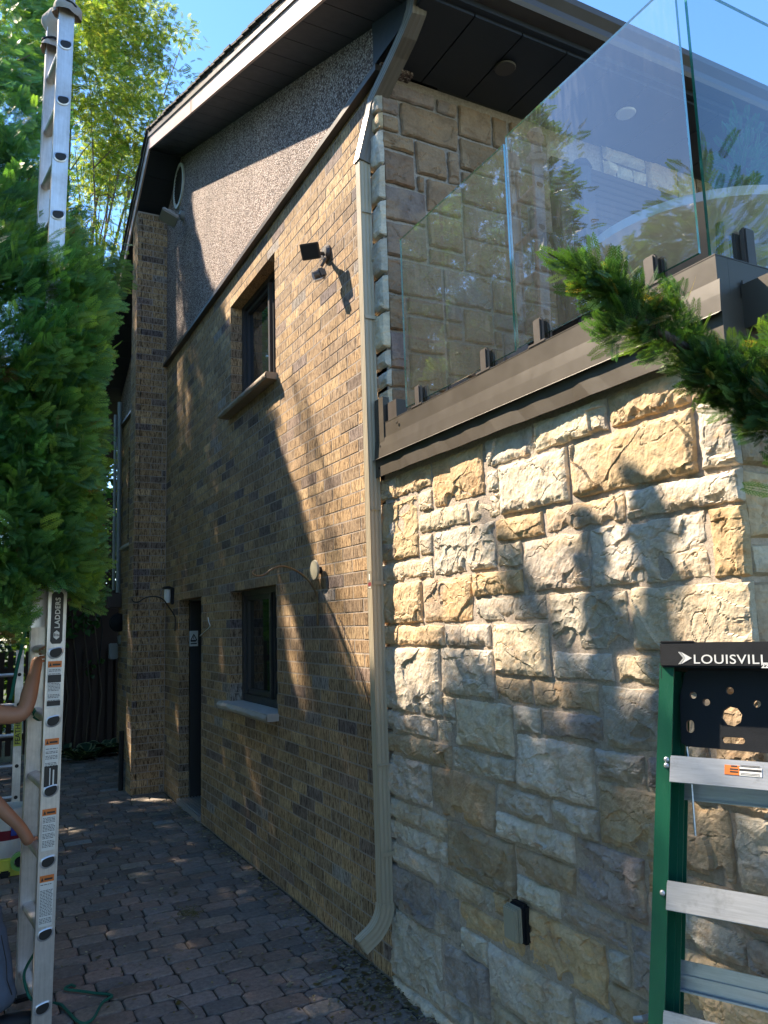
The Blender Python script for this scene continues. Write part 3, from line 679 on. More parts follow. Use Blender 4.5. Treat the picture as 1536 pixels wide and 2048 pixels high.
# ================= GROUND =================
g=MB().box((-150,-150,-.5),(150,200,-.075)).build('ground',M_soil); tag(g,'dark soil and grass around the house and path',kind='structure')
sd=MB().box((-4.6,-6,-.074),(-.0,8.35,-.012)).build('joint_sand_bed',M_sand); tag(sd,'dark sandy joints under the pavers',kind='structure')
V=[];F=[];C=[];rg=random.Random(11)
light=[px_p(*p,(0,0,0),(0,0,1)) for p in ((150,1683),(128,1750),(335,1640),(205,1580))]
pitch=.128; r=0; y=-5.5
while y<8.25:
    x=-4.5-rg.uniform(0,.2)
    while x<-.012:
        w=rg.choice([.125,.185,.185,.215]); x1=min(x+w,-.012)
        if x1-x>.03:
            a,b,c,d=x+.0035,x1-.0035,y+.0035,y+pitch-.0035
            zt=rg.uniform(-.003,.003); tx=rg.uniform(-.006,.006);ty=rg.uniform(-.008,.008); rr=.016
            base=len(V)
            j=lambda:rg.uniform(-.002,.002)
            oct_=[(a+rr,c),(b-rr,c),(b,c+rr),(b,d-rr),(b-rr,d),(a+rr,d),(a,d-rr),(a,c+rr)]
            oct_=[(p+j(),q+j()) for p,q in oct_]; cx=(a+b)/2;cy=(c+d)/2
            for (h,s) in ((-.03,0),(-.006,0),(-.001,.004),(0,.010)):
                for p,q in oct_:
                    px_=p+(cx-p)*s/max(.02,abs(cx-p)) if abs(cx-p)>s else p; py_=q+(cy-q)*s/max(.02,abs(cy-q)) if abs(cy-q)>s else q
                    V.append((px_,py_,h+zt+(px_-cx)*tx+(py_-cy)*ty))
            for k in range(3):
                for i in range(8):
                    F.append((base+k*8+i,base+k*8+(i+1)%8,base+(k+1)*8+(i+1)%8,base+(k+1)*8+i))
            t=base+24
            F+= [(t,t+1,t+2,t+7),(t+7,t+2,t+3,t+6),(t+6,t+3,t+4,t+5)]
            q=rg.random(); f=rg.uniform(.75,1.2)
            col=(.255,.22,.205) if q<.45 else ((.285,.22,.19) if q<.75 else ((.225,.21,.205) if q<.93 else (.31,.265,.23)))
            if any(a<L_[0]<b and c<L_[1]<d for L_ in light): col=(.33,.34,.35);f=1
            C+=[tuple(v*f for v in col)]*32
        x+=w
    y+=pitch; r+=1
pv=npmesh('paving',np.array(V),np.array(F),M_paver,None,np.array(C)); tag(pv,'grey brown tumbled concrete pavers laid in rows across the side path',kind='structure')
# debris: leaves, twigs and chips on the paving
rng=np.random.RandomState(3)
cl=[]
V=[];F=[];C=[]
for i in range(2400):
    x=rng.uniform(-1.6,-.02) if rng.rand()<.4 else -.02-abs(rng.normal(0,.07)); y=rng.uniform(-1.2,6)
    if i>1950: x=-.02-abs(rng.normal(0,.16)); y=rng.normal(-.05,.28)
    s=rng.uniform(.003,.012)*(1 if rng.rand()<.9 else 1.9); a=rng.uniform(0,6.3)
    b=len(V); ca,sa=math.cos(a),math.sin(a); t=rng.uniform(-.3,.3)
    for u,v in ((-1,-.5),(1,-.4),(.9,.5),(-.8,.6)): V.append((x+(u*ca-v*sa)*s,y+(u*sa+v*ca)*s,.006+abs(u*t)*s))
    F.append((b,b+1,b+2,b+3)); c=[(.30,.26,.20),(.35,.34,.31),(.12,.10,.05),(.16,.13,.04)][rng.randint(4)]; C+= [c]*4
o=npmesh('leaf_litter',np.array(V),np.array(F),M_leaf,None,np.array(C)); tag(o,'scattered dry leaf bits and chips on the pavers',kind='stuff')
for ti,(a,b) in enumerate((((335,1990),(388,2028)),((185,1712),(205,1697)),((200,1700),(190,1715)))):
    mb=MB()
    p=px_p(*a,(0,0,.008),(0,0,1));q=px_p(*b,(0,0,.008),(0,0,1)); m=(p+q)/2+np.array([.01,.01,.006]); mb.tube([p,m,q],.0022,n=6); tag(mb.build('twig',M_bark),['long thin dry twig at the bottom of the path','short dark twig near the middle of the path','tiny twig lying beside the short dark twig'][ti],'twig','twigs on the pavers')

rng=np.random.RandomState(9)
mb=MB(); c=px_p(378,1828,(0,0,.006),(0,0,1))
for i in range(70):
    a=rng.uniform(0,6.3);p=c+np.array([rng.normal(0,.035),rng.normal(0,.05),.004]); mb.tube([p,p+np.array([math.cos(a)*.012,math.sin(a)*.012,.01]),p+np.array([math.cos(a)*.03,math.sin(a)*.03,.004])],.0012,n=4)
tag(mb.build('moss_tuft',plain('dry_moss',(.13,.12,.035),.9,0,.3,60)),'small dry moss tuft between pavers in the middle of the path',kind='stuff')

# ================= FOLIAGE =================
def frond():
    """flat scale-leaf spray: main axis + side branchlets + lobes; unit length along X in XY plane"""
    q=[]
    def leaf(x,y,a,l,w):
        c,s=math.cos(a),math.sin(a)
        q.append([(x,y,0),(x+c*l*.45-s*w,y+s*l*.45+c*w,0),(x+c*l,y+s*l,0),(x+c*l*.45+s*w,y+s*l*.45-c*w,0)])
    leaf(0,0,0,.55,.014); leaf(.45,0,0,.55,.016)
    for i in range(8):
        t=.08+.105*i; L=.50*(1-t*.72)*(.55+.9*min(t,.5))
        for sg in (-1,1):
            a=sg*R(46-8*t); x0=t; leaf(x0,0,a,L,.015)
            c,s=math.cos(a),math.sin(a)
            for j in range(1,4):
                d=L*(.16+.23*j); l=L*(.46-.09*j)
                for s2 in (-1,1): leaf(x0+c*d,s*d,a+s2*R(40),l,.015)
    return np.array(q)       # (n,4,3)
def simple_frond():
    q=[]
    for i in range(9):
        for sg in (-1,1):
            a=sg*R(42-6*i/9); t=.05+.10*i;L=.52*(1-t*.75); c,s=math.cos(a),math.sin(a); w=.024
            q.append([(t,0,0),(t+c*L*.5-s*w,s*L*.5+c*w,0),(t+c*L,s*L,0),(t+c*L*.5+s*w,s*L*.5-c*w,0)])
            for d in (.35,.65):
                for s2 in (-1,1):
                    a2=a+s2*R(38); l=L*(.5-.3*d); x=t+c*L*d;y=s*L*d; c2,s3=math.cos(a2),math.sin(a2)
                    if i%2==0: q.append([(x,y,0),(x+c2*l*.5-s3*w*.8,y+s3*l*.5+c2*w*.8,0),(x+c2*l,y+s3*l,0),(x+c2*l*.5+s3*w*.8,y+s3*l*.5-c2*w*.8,0)])
    return np.array(q)
def locust():
    q=[]
    for i in range(9):
        t=.12+.095*i
        for sg in (-1,1):
            a=sg*R(68); c,s=math.cos(a),math.sin(a); L=.26*(1-abs(t-.5)*.7); w=.055
            q.append([(t,0,0),(t+c*L*.5-s*w,s*L*.5+c*w,.02),(t+c*L,s*L,0),(t+c*L*.5+s*w,s*L*.5-c*w,.02)])
    return np.array(q)
def heart():
    return np.array([[(0,0,0),(.45,.42,.08),(1,0,-.05),(.45,-.42,.08)]])
FR={'frond':frond(),'simple':simple_frond(),'locust':locust(),'heart':heart()}
def foliage(name,P,D,size,cols,mat,parent,kind='frond',seed=0,roll=None,curl=.25):
    """P (n,3) roots, D (n,3) directions, size (n,), cols (n,3)"""
    rng=np.random.RandomState(seed); T=FR[kind]; n=len(P)
    D=D/np.linalg.norm(D,axis=1,keepdims=True)
    ref=rng.normal(size=(n,3)) if roll is None else roll+rng.normal(scale=.35,size=(n,3))
    Nn=ref-(ref*D).sum(1,keepdims=True)*D; Nn/=np.linalg.norm(Nn,axis=1,keepdims=True)
    B=np.cross(Nn,D)
    t=T.reshape(-1,3); x=t[:,0];y=t[:,1];z=t[:,2]-curl*x*x
    V=P[:,None,:]+size[:,None,None]*(x[None,:,None]*D[:,None,:]+y[None,:,None]*B[:,None,:]+z[None,:,None]*Nn[:,None,:])
    k=len(t); V=V.reshape(-1,3); F=np.arange(len(V)).reshape(-1,4)
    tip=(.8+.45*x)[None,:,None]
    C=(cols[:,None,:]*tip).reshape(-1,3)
    return npmesh(name,V,F,mat,parent,C)
LIT=[(3.95,6.6),(3.72,5.6),(3.4,5.0),(2.95,4.6),(2.6,4.1),(2.35,3.6),(1.7,3.3),(1.5,2.95),(1.05,2.35),(.8,1.9),(.5,1.45),(.15,1.2),(-.2,1.32),(-.6,1.36),(-.8,1.5),(-1.1,1.47),(-1.5,1.5),(-2.2,1.42),(-9,1.42),(-9,14),(3.95,14)]
LIT3=[(4.62,.55),(4.80,.55),(4.86,1.15),(4.68,1.35)]
LIT2=[(1.52,1.98),(1.30,1.98),(1.02,1.25),(1.22,1.2)]
def inpoly(x,y,poly):
    r=np.zeros(x.shape,bool); n=len(poly)
    for i in range(n):
        x1,y1=poly[i];x2,y2=poly[(i+1)%n]
        c=((y1>y)!=(y2>y))&(x<(x2-x1)*(y-y1)/((y2-y1) if y2!=y1 else 1e-9)+x1); r^=c
    return r
def keep_shade(P,rng,leak=.0,soft=.05):
    """drop sprays whose shadow would cross the wall areas meant to stay sunlit"""
    t=-P[:,0]; wy=P[:,1]-1.42*t+rng.normal(0,soft,len(P)); wz=P[:,2]-1.95*t+rng.normal(0,soft,len(P))
    lit=inpoly(wy,wz,LIT)|(inpoly(wy,wz,LIT2))|(inpoly(wy,wz,LIT3)); return (~lit)|(rng.rand(len(P))<leak)|(P[:,0]>-.3)
GP=[(*px_p(x,y,(0,0,0),(0,0,1))[:2],qa,qb) for x,y,qa,qb in ((228,1553,.24,.42),(262,1600,.22,.17),(318,1594,.2,.14),(346,1600,.14,.1),(232,1597,.16,.12))]
GRN=np.array([[.075,.18,.06],[.10,.21,.06],[.06,.155,.07],[.15,.26,.065],[.08,.185,.08]])
def crown_points(blobs,n,rng,shell=.55):
    w=np.array([b[3]*b[4]*b[5] for b in blobs])**.67; w/=w.sum(); idx=rng.choice(len(blobs),n,p=w)
    B=np.array(blobs)[idx]; d=rng.normal(size=(n,3)); d/=np.linalg.norm(d,axis=1,keepdims=True)
    r=(shell+(1-shell)*rng.rand(n,1)**.6)*np.where(rng.rand(n,1)<.13,1.28,1)
    P=B[:,:3]+d*B[:,3:6]*r
    return P,d,B
def to_px(P):
    q_=(P-CP)@CM; return 768+1544.8*q_[:,0]/-q_[:,2],1024-1544.8*q_[:,1]/-q_[:,2]
OUTY=[-900,0,250,420,460,500,530,600,700,800,900,1000,1100,1165,1230,1300]; OUTX=[98,98,100,104,246,292,282,252,232,220,206,214,216,206,196,120]
def left_outline(P,rng):
    x,y=to_px(P); n=(fbm(P[:,2]*7,P[:,1]*3,31,3)-.5)*95
    ok=x<np.interp(y,OUTY,OUTX)+n-6
    bot=np.interp(x,[-200,40,62,75,128,140,200,300],[1285,1285,1240,1165,1165,1215,1215,1160])+n*.5
    return ok&(y<bot)
def arborvitae(name,loc,label,blobs,n,size,seed,kind='frond',trunk_h=2.,group=None,soft=.05,extra=None,cull=True,droop=-.1,tr=.07,zmin=None):
    rng=np.random.RandomState(seed); t=thing(name,loc,label,'tree',group)
    P,d,B=crown_points(blobs,n,rng)
    if extra is not None: P=np.concatenate([P,extra]); d=np.concatenate([d,rng.normal(size=extra.shape)])
    out=P-np.array([loc[0],loc[1],0]); out[:,2]=0; out/=np.linalg.norm(out,axis=1,keepdims=True)+1e-6
    D=out*.9+d*.5+np.array([0,0,.15+droop])+rng.normal(scale=.33,size=P.shape); D/=np.linalg.norm(D,axis=1,keepdims=True)
    sz=size*rng.uniform(.55,1.45,len(P))
    k=(keep_shade(P,rng,soft=soft)&keep_shade(P+D*sz[:,None]*.8,rng,soft=soft)) if cull else np.ones(len(P),bool)
    k&=(P[:,2]>.15)&(rng.rand(len(P))<fbm(P[:,0]*3.1+P[:,2]*2,P[:,1]*3.1-P[:,2]*2.3,seed+4,3)*3.2-.75)
    gx=P[:,0]+P[:,2]/1.95;gy=P[:,1]-1.42*P[:,2]/1.95
    for (qx,qy,qa,qb) in GP: k&=~((((gx-qx)/qa)**2+((gy-qy)/qb)**2)<1)  # gaps cut in the crowns so sun patches reach the paving
    if zmin is not None: k&=zmin(P,rng)&zmin(P+D*sz[:,None]*.7,rng)
    P=P[k];D=D[k];sz=sz[k]
    c=GRN[rng.randint(len(GRN),size=len(P))]*rng.uniform(.7,1.35,(len(P),1))
    cl=fbm(P[:,0]*2.2+P[:,2],P[:,1]*2.2+P[:,2]*1.7,seed,3)[:,None]; c=c*(.75+.6*cl)
    dead=rng.rand(len(P))<.012; c[dead]=[.16,.10,.04]
    rl=rng.normal(size=P.shape); rl[:,2]*=.25
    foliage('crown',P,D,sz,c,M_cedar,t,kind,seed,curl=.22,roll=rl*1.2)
    mb=MB(); zmax=max(b[2] for b in blobs)
    shd=lambda p:not inpoly(np.array([p[1]+1.42*p[0]]),np.array([p[2]+1.95*p[0]+.1]),LIT)[0]
    while zmax>2 and cull and not shd((loc[0],loc[1],zmax)): zmax-=.2
    pts=[(loc[0]+.04*math.sin(i*1.7),loc[1]+.04*math.cos(i*2.1),z) for i,z in enumerate(np.linspace(-.05,zmax,8))]
    mb.tube(pts,[tr*(1-.85*i/7) for i in range(8)],n=10)
    rr=random.Random(seed)
    for b in blobs:
        if b[2]>.8 and (not cull or (shd(b) and shd([(loc[i]*1.+b[i])/2 for i in (0,1)]+[b[2]-.1]))): 
            z0=max(.6,b[2]-.5); s=Vector((loc[0],loc[1],z0)); e=Vector(b[:3]); m=(s+e)/2+Vector((rr.uniform(-.1,.1),rr.uniform(-.1,.1),-.06))
            mb.tube([s,m,e],[.022,.015,.006],n=6)
    mb.build('trunk',M_bark,t)
    return t
# -- the big arborvitae on the left, in front of and behind the ladder
def B(px,py,y,r): p=px_y(px,py,y); return (p[0],p[1],p[2],*r)
bl=[]
for (px,py,y,rx,ry,rz) in (
  (150,640,.45,.15,.3,.18),(125,575,.45,.16,.25,.12),(145,700,.35,.13,.3,.16),(125,780,.3,.13,.25,.16),(115,720,.22,.20,.22,.22),(110,860,.2,.20,.2,.20),(115,850,.3,.11,.25,.14),(105,950,.25,.13,.25,.16),(110,1050,.2,.14,.22,.16),(95,970,.15,.22,.2,.2),(110,1120,.15,.18,.2,.13),(145,1140,.3,.09,.2,.10),
  (60,1160,.2,.22,.25,.17),(20,1240,.2,.2,.25,.12),(160,1190,.5,.10,.2,.12),(20,1050,.2,.3,.3,.3),(60,900,.2,.26,.25,.25),(0,880,.4,.35,.3,.35),(60,760,.3,.26,.3,.25),(20,640,.5,.4,.35,.35),(60,560,.8,.3,.3,.25),(20,480,1.2,.35,.3,.3),
  (225,505,3.1,.22,.3,.17),(255,495,3.3,.10,.2,.08),(200,560,2.8,.22,.3,.2),(160,600,2.2,.25,.35,.22),(140,700,1.5,.18,.3,.2),(110,540,2.4,.3,.35,.25),
  (110,1000,1.0,.28,.3,.4),(100,820,1.1,.28,.3,.4),(80,1160,1.0,.28,.3,.15),(40,460,3.0,.35,.4,.35),(90,470,3.2,.25,.4,.2)):
    bl.append(B(px,py,y,(rx,ry,rz)))
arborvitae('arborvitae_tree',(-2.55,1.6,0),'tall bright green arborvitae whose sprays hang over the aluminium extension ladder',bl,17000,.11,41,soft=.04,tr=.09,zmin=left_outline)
bl=[]
for (px,py,y,rx,ry,rz) in ((60,420,3.6,.35,.4,.35),(20,330,4.0,.45,.5,.5),(65,300,4.2,.28,.5,.4),(20,200,5.0,.5,.5,.5),(70,200,5.2,.25,.4,.4),(20,90,5.8,.5,.5,.6),(60,110,6.0,.28,.5,.5),(10,0,6.5,.5,.5,.6),(50,20,6.6,.3,.4,.4),(-60,250,4.6,.5,.5,.8),(-60,60,6,.5,.5,.8)): bl.append(B(px,py,y,(rx,ry,rz)))
arborvitae('arborvitae_tree',(-2.5,6.3,0),'darker arborvitae standing behind the tall one at the left edge',bl,9000,.18,42,soft=.06,tr=.1)
# -- hedge west of the path: shades the lower walls and shows in the railing glass
rng=np.random.RandomState(77)
def shadow_lump(y0,z0,y1,z1,r,n):  # puts sprays where their shadow meets a chosen spot on the wall
    t=rng.rand(n,1); c=np.array([[-3.0,y0+4.26,z0+5.85]])*(1-t)+np.array([[-3.0,y1+4.26,z1+5.85]])*t
    return c+rng.normal(scale=1,size=(n,3))*np.array([.08,r,r])*.55
ex=[shadow_lump(-1.12,1.86,-1.2,1.80,.10,70),shadow_lump(-1.2,1.80,-1.50,1.45,.05,90),shadow_lump(-1.9,1.55,-2.0,1.3,.12,60),shadow_lump(1.05,3.2,.55,1.7,.10,120),shadow_lump(.75,2.9,.45,1.5,.05,60),shadow_lump(-.6,1.5,-.9,1.4,.10,50)]
hx=[(-3.4,-4.1,4.8),(-3.5,-2.6,5.0),(-3.4,-1.1,4.8),(-3.45,.2,5.1),(-3.3,1.4,5.0),(-3.05,2.6,7.15),(-3.0,3.8,7.4),(-3.1,5.0,8.1),(-3.1,6.2,9.5),(-3.1,7.4,10.8),(-3.1,8.7,11.8),(-3.2,10.2,11.),(-3.2,11.7,11.)]
hl=['hedge arborvitae beside the photographer','hedge arborvitae opposite the stepladder','hedge arborvitae mirrored low in the right railing panel','hedge arborvitae mirrored beside the added post','short hedge arborvitae next to the first tall one','tall hedge arborvitae nearest the extension ladder, mirrored in the glass','second tall hedge arborvitae beyond the extension ladder','third tall hedge arborvitae beyond the extension ladder','fourth tall hedge arborvitae beyond the extension ladder','fifth tall hedge arborvitae beyond the extension ladder','tallest hedge arborvitae of the row','hedge arborvitae mirrored in the upper window','farthest hedge arborvitae, behind the one mirrored in the upper window']
for i,(x,y,top) in enumerate(hx):
    bl=[(x,y,.9,.65,.75,.9)]; z=2.0
    while z<top-.5: bl.append((x,y,z,.66,.74,.75)); z+=.85
    bl.append((x,y,top-.45,.4,.5,.5)); bl.append((x,y+.2,top-.15,.15,.2,.3))
    arborvitae('hedge_arborvitae',(x,y,0),hl[i],bl,int((1800+620*top)*(2. if 2<=i<=5 else 1)),.13 if 2<=i<=5 else .20,50+i,kind='simple',group='arborvitae hedge along the path',soft=.05,cull=True)
P=np.concatenate(ex); rr=np.random.RandomState(5)
t=thing('shadow_caster_sprays',(-3.0,2.9,0),'unseen arborvitae sprays added above the hedge to cast shadow patches on the walls','shadow caster')  # out-of-view foliage added only for its shadows on brick and stone
foliage('caster_sprays',P,rr.normal(size=P.shape)+np.array([0,0,.7]),rr.uniform(.05,.11,len(P)),np.tile(GRN[1],(len(P),1)),M_cedar,t,'frond',3)
MB().tube([(-3.0,3.0,5.0),(-2.98,3.08,6.6),(-3.0,3.1,7.6)],[.018,.012,.004],n=6).build('caster_stem',M_bark,t)
# -- arborvitae branch reaching in at the right
bl=[]
for (px,py,y,rx,rz) in ((1140,530,-2.42,.016,.014),(1165,542,-2.42,.035,.025),(1190,558,-2.40,.05,.04),(1215,575,-2.40,.07,.06),(1250,610,-2.40,.085,.08),(1290,640,-2.38,.09,.09),(1330,665,-2.38,.10,.09),(1375,690,-2.36,.10,.09),(1420,740,-2.42,.09,.08),(1460,780,-2.42,.10,.09),(1510,790,-2.42,.12,.11),(1480,720,-2.42,.10,.05),(1560,760,-2.4,.15,.16),(1345,610,-2.42,.05,.03),(1530,850,-2.45,.08,.05),(1240,660,-2.42,.04,.04),(1600,860,-2.5,.2,.25),(1650,700,-2.5,.25,.3)):
    p=px_y(px,py,y); bl.append((p[0],p[1],p[2],rx*.62,.045,rz*.62))
loc=(.75,-2.9,0); t=thing('arborvitae_tree',loc,'arborvitae reaching a sunlit branch across the corner of the terrace from the right','tree')
rng=np.random.RandomState(6); P,d,Bq=crown_points(bl,2300,rng,.05)
D=d*.45+np.array([-.75,-.05,.30])+rng.normal(scale=.38,size=P.shape)
c=GRN[rng.randint(5,size=len(P))]*rng.uniform(.3,.7,(len(P),1))
dd_=rng.rand(len(P))<.03; c[dd_]=[.2,.15,.05]
foliage('branch_sprays',P,D,rng.uniform(.035,.075,len(P)),c,M_cedar,t,'frond',8,curl=.1)
mb=MB(); mb.tube([(.75,-2.9,-.05),(.72,-2.88,1.3),(.74,-2.9,2.6),(.72,-2.9,4.0)],[.07,.06,.045,.02],n=10)
sp=[(.74,-2.9,2.05)]+[px_y(*p,-2.40) for p in ((1560,790),(1460,760),(1370,695),(1290,645),(1215,580),(1150,535),(1095,505))]
mb.tube(sp,[.02,.016,.013,.011,.009,.006,.004,.0015],n=7)
mb.build('trunk',M_bark,t)
bl=[(.85,-2.95,3.2,.35,.35,.5),(.85,-2.95,2.3,.35,.3,.5),(.8,-2.9,1.4,.3,.3,.5)]
P,d,_=crown_points(bl,900,rng,.5); foliage('crown',P,d+np.array([0,0,.4]),rng.uniform(.08,.16,len(P)),GRN[rng.randint(5,size=len(P))],M_cedar,t,'frond',9)
# -- honey locust behind
def locust_tree(loc,label,blobs,n,size,seed,cols,kind='locust',mat=None,name='locust_tree',shell=.35,limb=.05,thr=.42):
    rng=np.random.RandomState(seed); t=thing(name,loc,label,'tree')
    P,d,Bq=crown_points(blobs,n,rng,shell)
    # break the crown into tufts
    g=fbm(P[:,0]*1.5,P[:,2]*1.5+P[:,1],seed,3); k=g>thr+rng.normal(0,.03,len(P)); P=P[k];d=d[k]
    c=np.array(cols)[rng.randint(len(cols),size=len(P))]*rng.uniform(.75,1.3,(len(P),1))
    D=d+np.array([0,0,-.1])+rng.normal(scale=.7,size=P.shape); D[:,2]*=.55
    foliage('crown',P,D,size*rng.uniform(.6,1.3,len(P)),c,mat or M_locust,t,kind,seed,roll=np.array([0,0,1.]),curl=.3)
    mb=MB(); L=Vector(loc); top=Vector((np.mean([b[0] for b in blobs]),np.mean([b[1] for b in blobs]),np.percentile([b[2] for b in blobs],35)))
    fork=L.lerp(top,.5); fork.z=top.z*.5
    mb.tube([L+Vector((0,0,-.1)),L.lerp(fork,.5)+Vector((.1,0,0)),fork],[limb*4,limb*3.2,limb*2.6],n=12)
    rr=random.Random(seed)
    for b in blobs:
        if b[2]<fork.z+1.2 or rr.random()<.45: continue
        e=Vector(b[:3]); m=fork.lerp(e,.5)+Vector((rr.uniform(-.3,.3),rr.uniform(-.2,.2),-.25))
        mb.tube([fork,fork.lerp(m,.5)+Vector((0,0,.1)),m,e],[limb*1.7,limb*1.3,limb*.8,limb*.2],n=8)
        for k in range(5):
            a=m.lerp(e,rr.uniform(.1,.9)); q_=a+Vector((rr.uniform(-1,1)*b[3],rr.uniform(-1,1)*b[4],rr.uniform(-.2,1)*b[5]))*.8
            mb.tube([a,a.lerp(q_,.5)+Vector((0,0,.06)),q_],[limb*.45,limb*.3,limb*.08],n=5)
    mb.build('trunk',M_bark,t); return t
bl=[]
for px,py,y,r in ((60,40,11,1.0),(150,60,11,1.1),(240,50,12,1.1),(320,60,12,.8),(350,110,12,.7),(280,150,12,1.0),(340,180,12,.8),(180,170,11,1.1),(90,150,11,1.1),(230,250,12,1.0),(300,260,12,.9),(150,300,11,1.1),(230,350,12,.9),(190,430,11,.9),(260,330,12,.8),(180,540,12,.9),(160,640,12,.8),(180,740,12,.7),(130,400,11,.8),(370,70,12.5,.5),(200,20,12,.9),(285,30,12.5,.7)):
    p=px_y(px,py,y); bl.append((*p,r*.85,r*.9,r*.7))
locust_tree((-.9,11.5,0),'feathery honey locust with yellow green leaves against the sky behind the house',bl,26000,.15,60,[(.15,.20,.045),(.19,.24,.06),(.11,.17,.045),(.25,.26,.08),(.08,.14,.035)],limb=.03,thr=.475)
# dark shrubbery and trees behind the fence
bl=[(-2.6,11.5,1.5,1.6,.8,1.6),(-.8,11.6,1.2,1.4,.8,1.5),(-.4,12.2,3.0,1.4,.8,1.5),(-3.0,12.5,4.5,1.8,1,1.8),(-4.2,10.5,3.5,1.5,1,2.2)]
locust_tree((-2.2,11.8,0),'broad dark leafy tree beyond the wooden fence',bl,9000,.16,61,[(.03,.06,.02),(.04,.08,.02),(.06,.11,.03)],kind='heart',mat=M_leaf,name='broadleaf_tree',shell=.3,limb=.03)
bl=[(-5,18,4,2.5,2,3),(-1,20,4.5,3,2,3.5),(-8,16,4,2.5,2,3),(3,21,5,3,2,3)]
locust_tree((-2,19,0),'distant round-crowned tree behind the back yard',bl,9000,.4,62,[(.05,.09,.02),(.07,.12,.03)],kind='heart',mat=M_leaf,name='broadleaf_tree',shell=.5,limb=.06)
# vine by the lattice
rng=np.random.RandomState(15); n=420; u=rng.rand(n)
P=np.stack([-.95+.75*rng.rand(n),8.38+rng.normal(0,.05,n),1.0+rng.rand(n)*2.8],1); k=fbm(P[:,0]*3,P[:,2]*2,4,3)>.46; P=P[k]
t=thing('climbing_vine',(-.5,8.4,0),'dark green vine climbing the lattice under the deck','vine')
foliage('leaves',P,rng.normal(size=P.shape)+np.array([0,-.6,-.5]),rng.uniform(.07,.13,len(P)),np.tile([[.035,.10,.03]],(len(P),1))*rng.uniform(.6,1.5,(len(P),1)),M_leaf,t,'heart',4,roll=np.array([0,-1,.3]))
mb=MB()
for i in range(5):
    x=-.85+.15*i; mb.tube([(x,8.4,0),(x+.06,8.36,.8),(x-.05,8.4,1.8),(x+.08,8.38,3.4)],[.012,.01,.008,.004],n=6)
mb.build('stem',M_bark,t)
# hostas
M_hedge=leafmat('hosta_leaf',.2,.45)
def hosta(loc,label,seed,s=1.):
    rng=random.Random(seed); t=thing('hosta',loc,label,'plant','hostas along the foot of the fence'); V=[];F=[];C=[]
    for i in range(20):
        a=rng.uniform(0,6.28); L=rng.uniform(.16,.26)*s; w=L*.36; el_=rng.uniform(.25,.9); n=6
        for j in range(n+1):
            tt=j/n; r_=.05*s+L*tt*math.cos(el_*.6); z=.02+L*math.sin(el_)*math.sin(tt*2.0)*.8; ww=w*math.sin(math.pi*min(1,tt*.97+.03))**.75
            for q_ in (-1,-.72,0,.72,1):
                x=r_;y=q_*ww; V.append((loc[0]+x*math.cos(a)-y*math.sin(a),loc[1]+x*math.sin(a)+y*math.cos(a),loc[2]+z+abs(q_)*.018)); C.append((.42,.46,.30) if abs(q_)==1 else (.025,.075,.04))
        b=len(V)-(n+1)*5
        for j in range(n):
            for k in range(4): F.append((b+j*5+k,b+j*5+k+1,b+(j+1)*5+k+1,b+(j+1)*5+k))
    npmesh('leaves',np.array(V),np.array(F),M_hedge,t,np.array(C),smooth=True); return t
for i,(px,py,s) in enumerate(((130,1512,1),(160,1520,1.1),(190,1515,1.05),(222,1506,1.2))):
    p=px_p(px,py,(0,0,0),(0,0,1)); hosta((p[0],p[1],-.02),['hosta with pale leaf edges right behind the extension ladder','second hosta from the ladder by the dark fence','third hosta from the ladder by the dark fence','largest pale edged hosta nearest the house wall'][i],i,s)
# fence, lattice, deck
fn=thing('picket_fence',(-1.8,8.5,0),'dark stained wooden picket fence at the end of the path','fence')
mb=MB(); x=-4.6
while x<.45: mb.box((x,8.50,.05),(x+.07,8.52,1.45)); x+=.11
mb.build('pickets',M_dwood,fn); MB().box((-4.6,8.53,.25),(-.15,8.57,.33)).box((-4.6,8.53,1.15),(-.15,8.57,1.23)).build('rail',M_dwood,fn)
dk=thing('raised_deck',(-1.5,9.5,0),'dark raised wooden deck behind the house with lattice screen below','deck')
MB().box((-3.2,8.42,4.46),(-.02,8.5,4.80)).build('fascia_board',M_trim,dk)
mb=MB()
for i in range(9): mb.box((-3.2,8.6+i*.28,4.26),(-.02,8.64+i*.28,4.45))
mb.box((-3.2,8.5,4.46),(-.02,11.3,4.50)); mb.build('joist',M_dwood,dk)
MB().box((-.75,8.5,0),(-.65,8.6,4.46)).build('post',M_dwood,dk); MB().box((-3.1,8.5,0),(-3.0,8.6,4.46)).build('post',M_dwood,dk)
MB().box((-.65,8.56,.0),(.6,8.60,2.35)).build('screen_board',M_dwood,dk); MB().box((-.65,8.55,3.66),(0,8.62,3.76)).build('screen_board',M_dwood,dk)
mb=MB()
for sgn,yy in ((1,8.57),(-1,8.585)):
    for i in range(-16,24):
        c=i*.085
        p=[]
        # diagonal strips clipped to the panel
        x0,x1,z0,z1=-.65,0.,2.35,3.66
        # line: z-z0 = sgn*(x-x0)+c
        pts=[]
        for tx in np.linspace(x0,x1,30):
            z=z0+sgn*(tx-x0)+c+(0 if sgn>0 else .3)
            if z0<=z<=z1: pts.append((tx,z))
        if len(pts)>1:
            a,b=pts[0],pts[-1]; w=.018
            mb.prism([(a[0],yy,a[1]-w),(b[0],yy,b[1]-w),(b[0],yy,b[1]+w),(a[0],yy,a[1]+w)],(0,.008,0))
mb.build('lattice',M_dwood,dk)
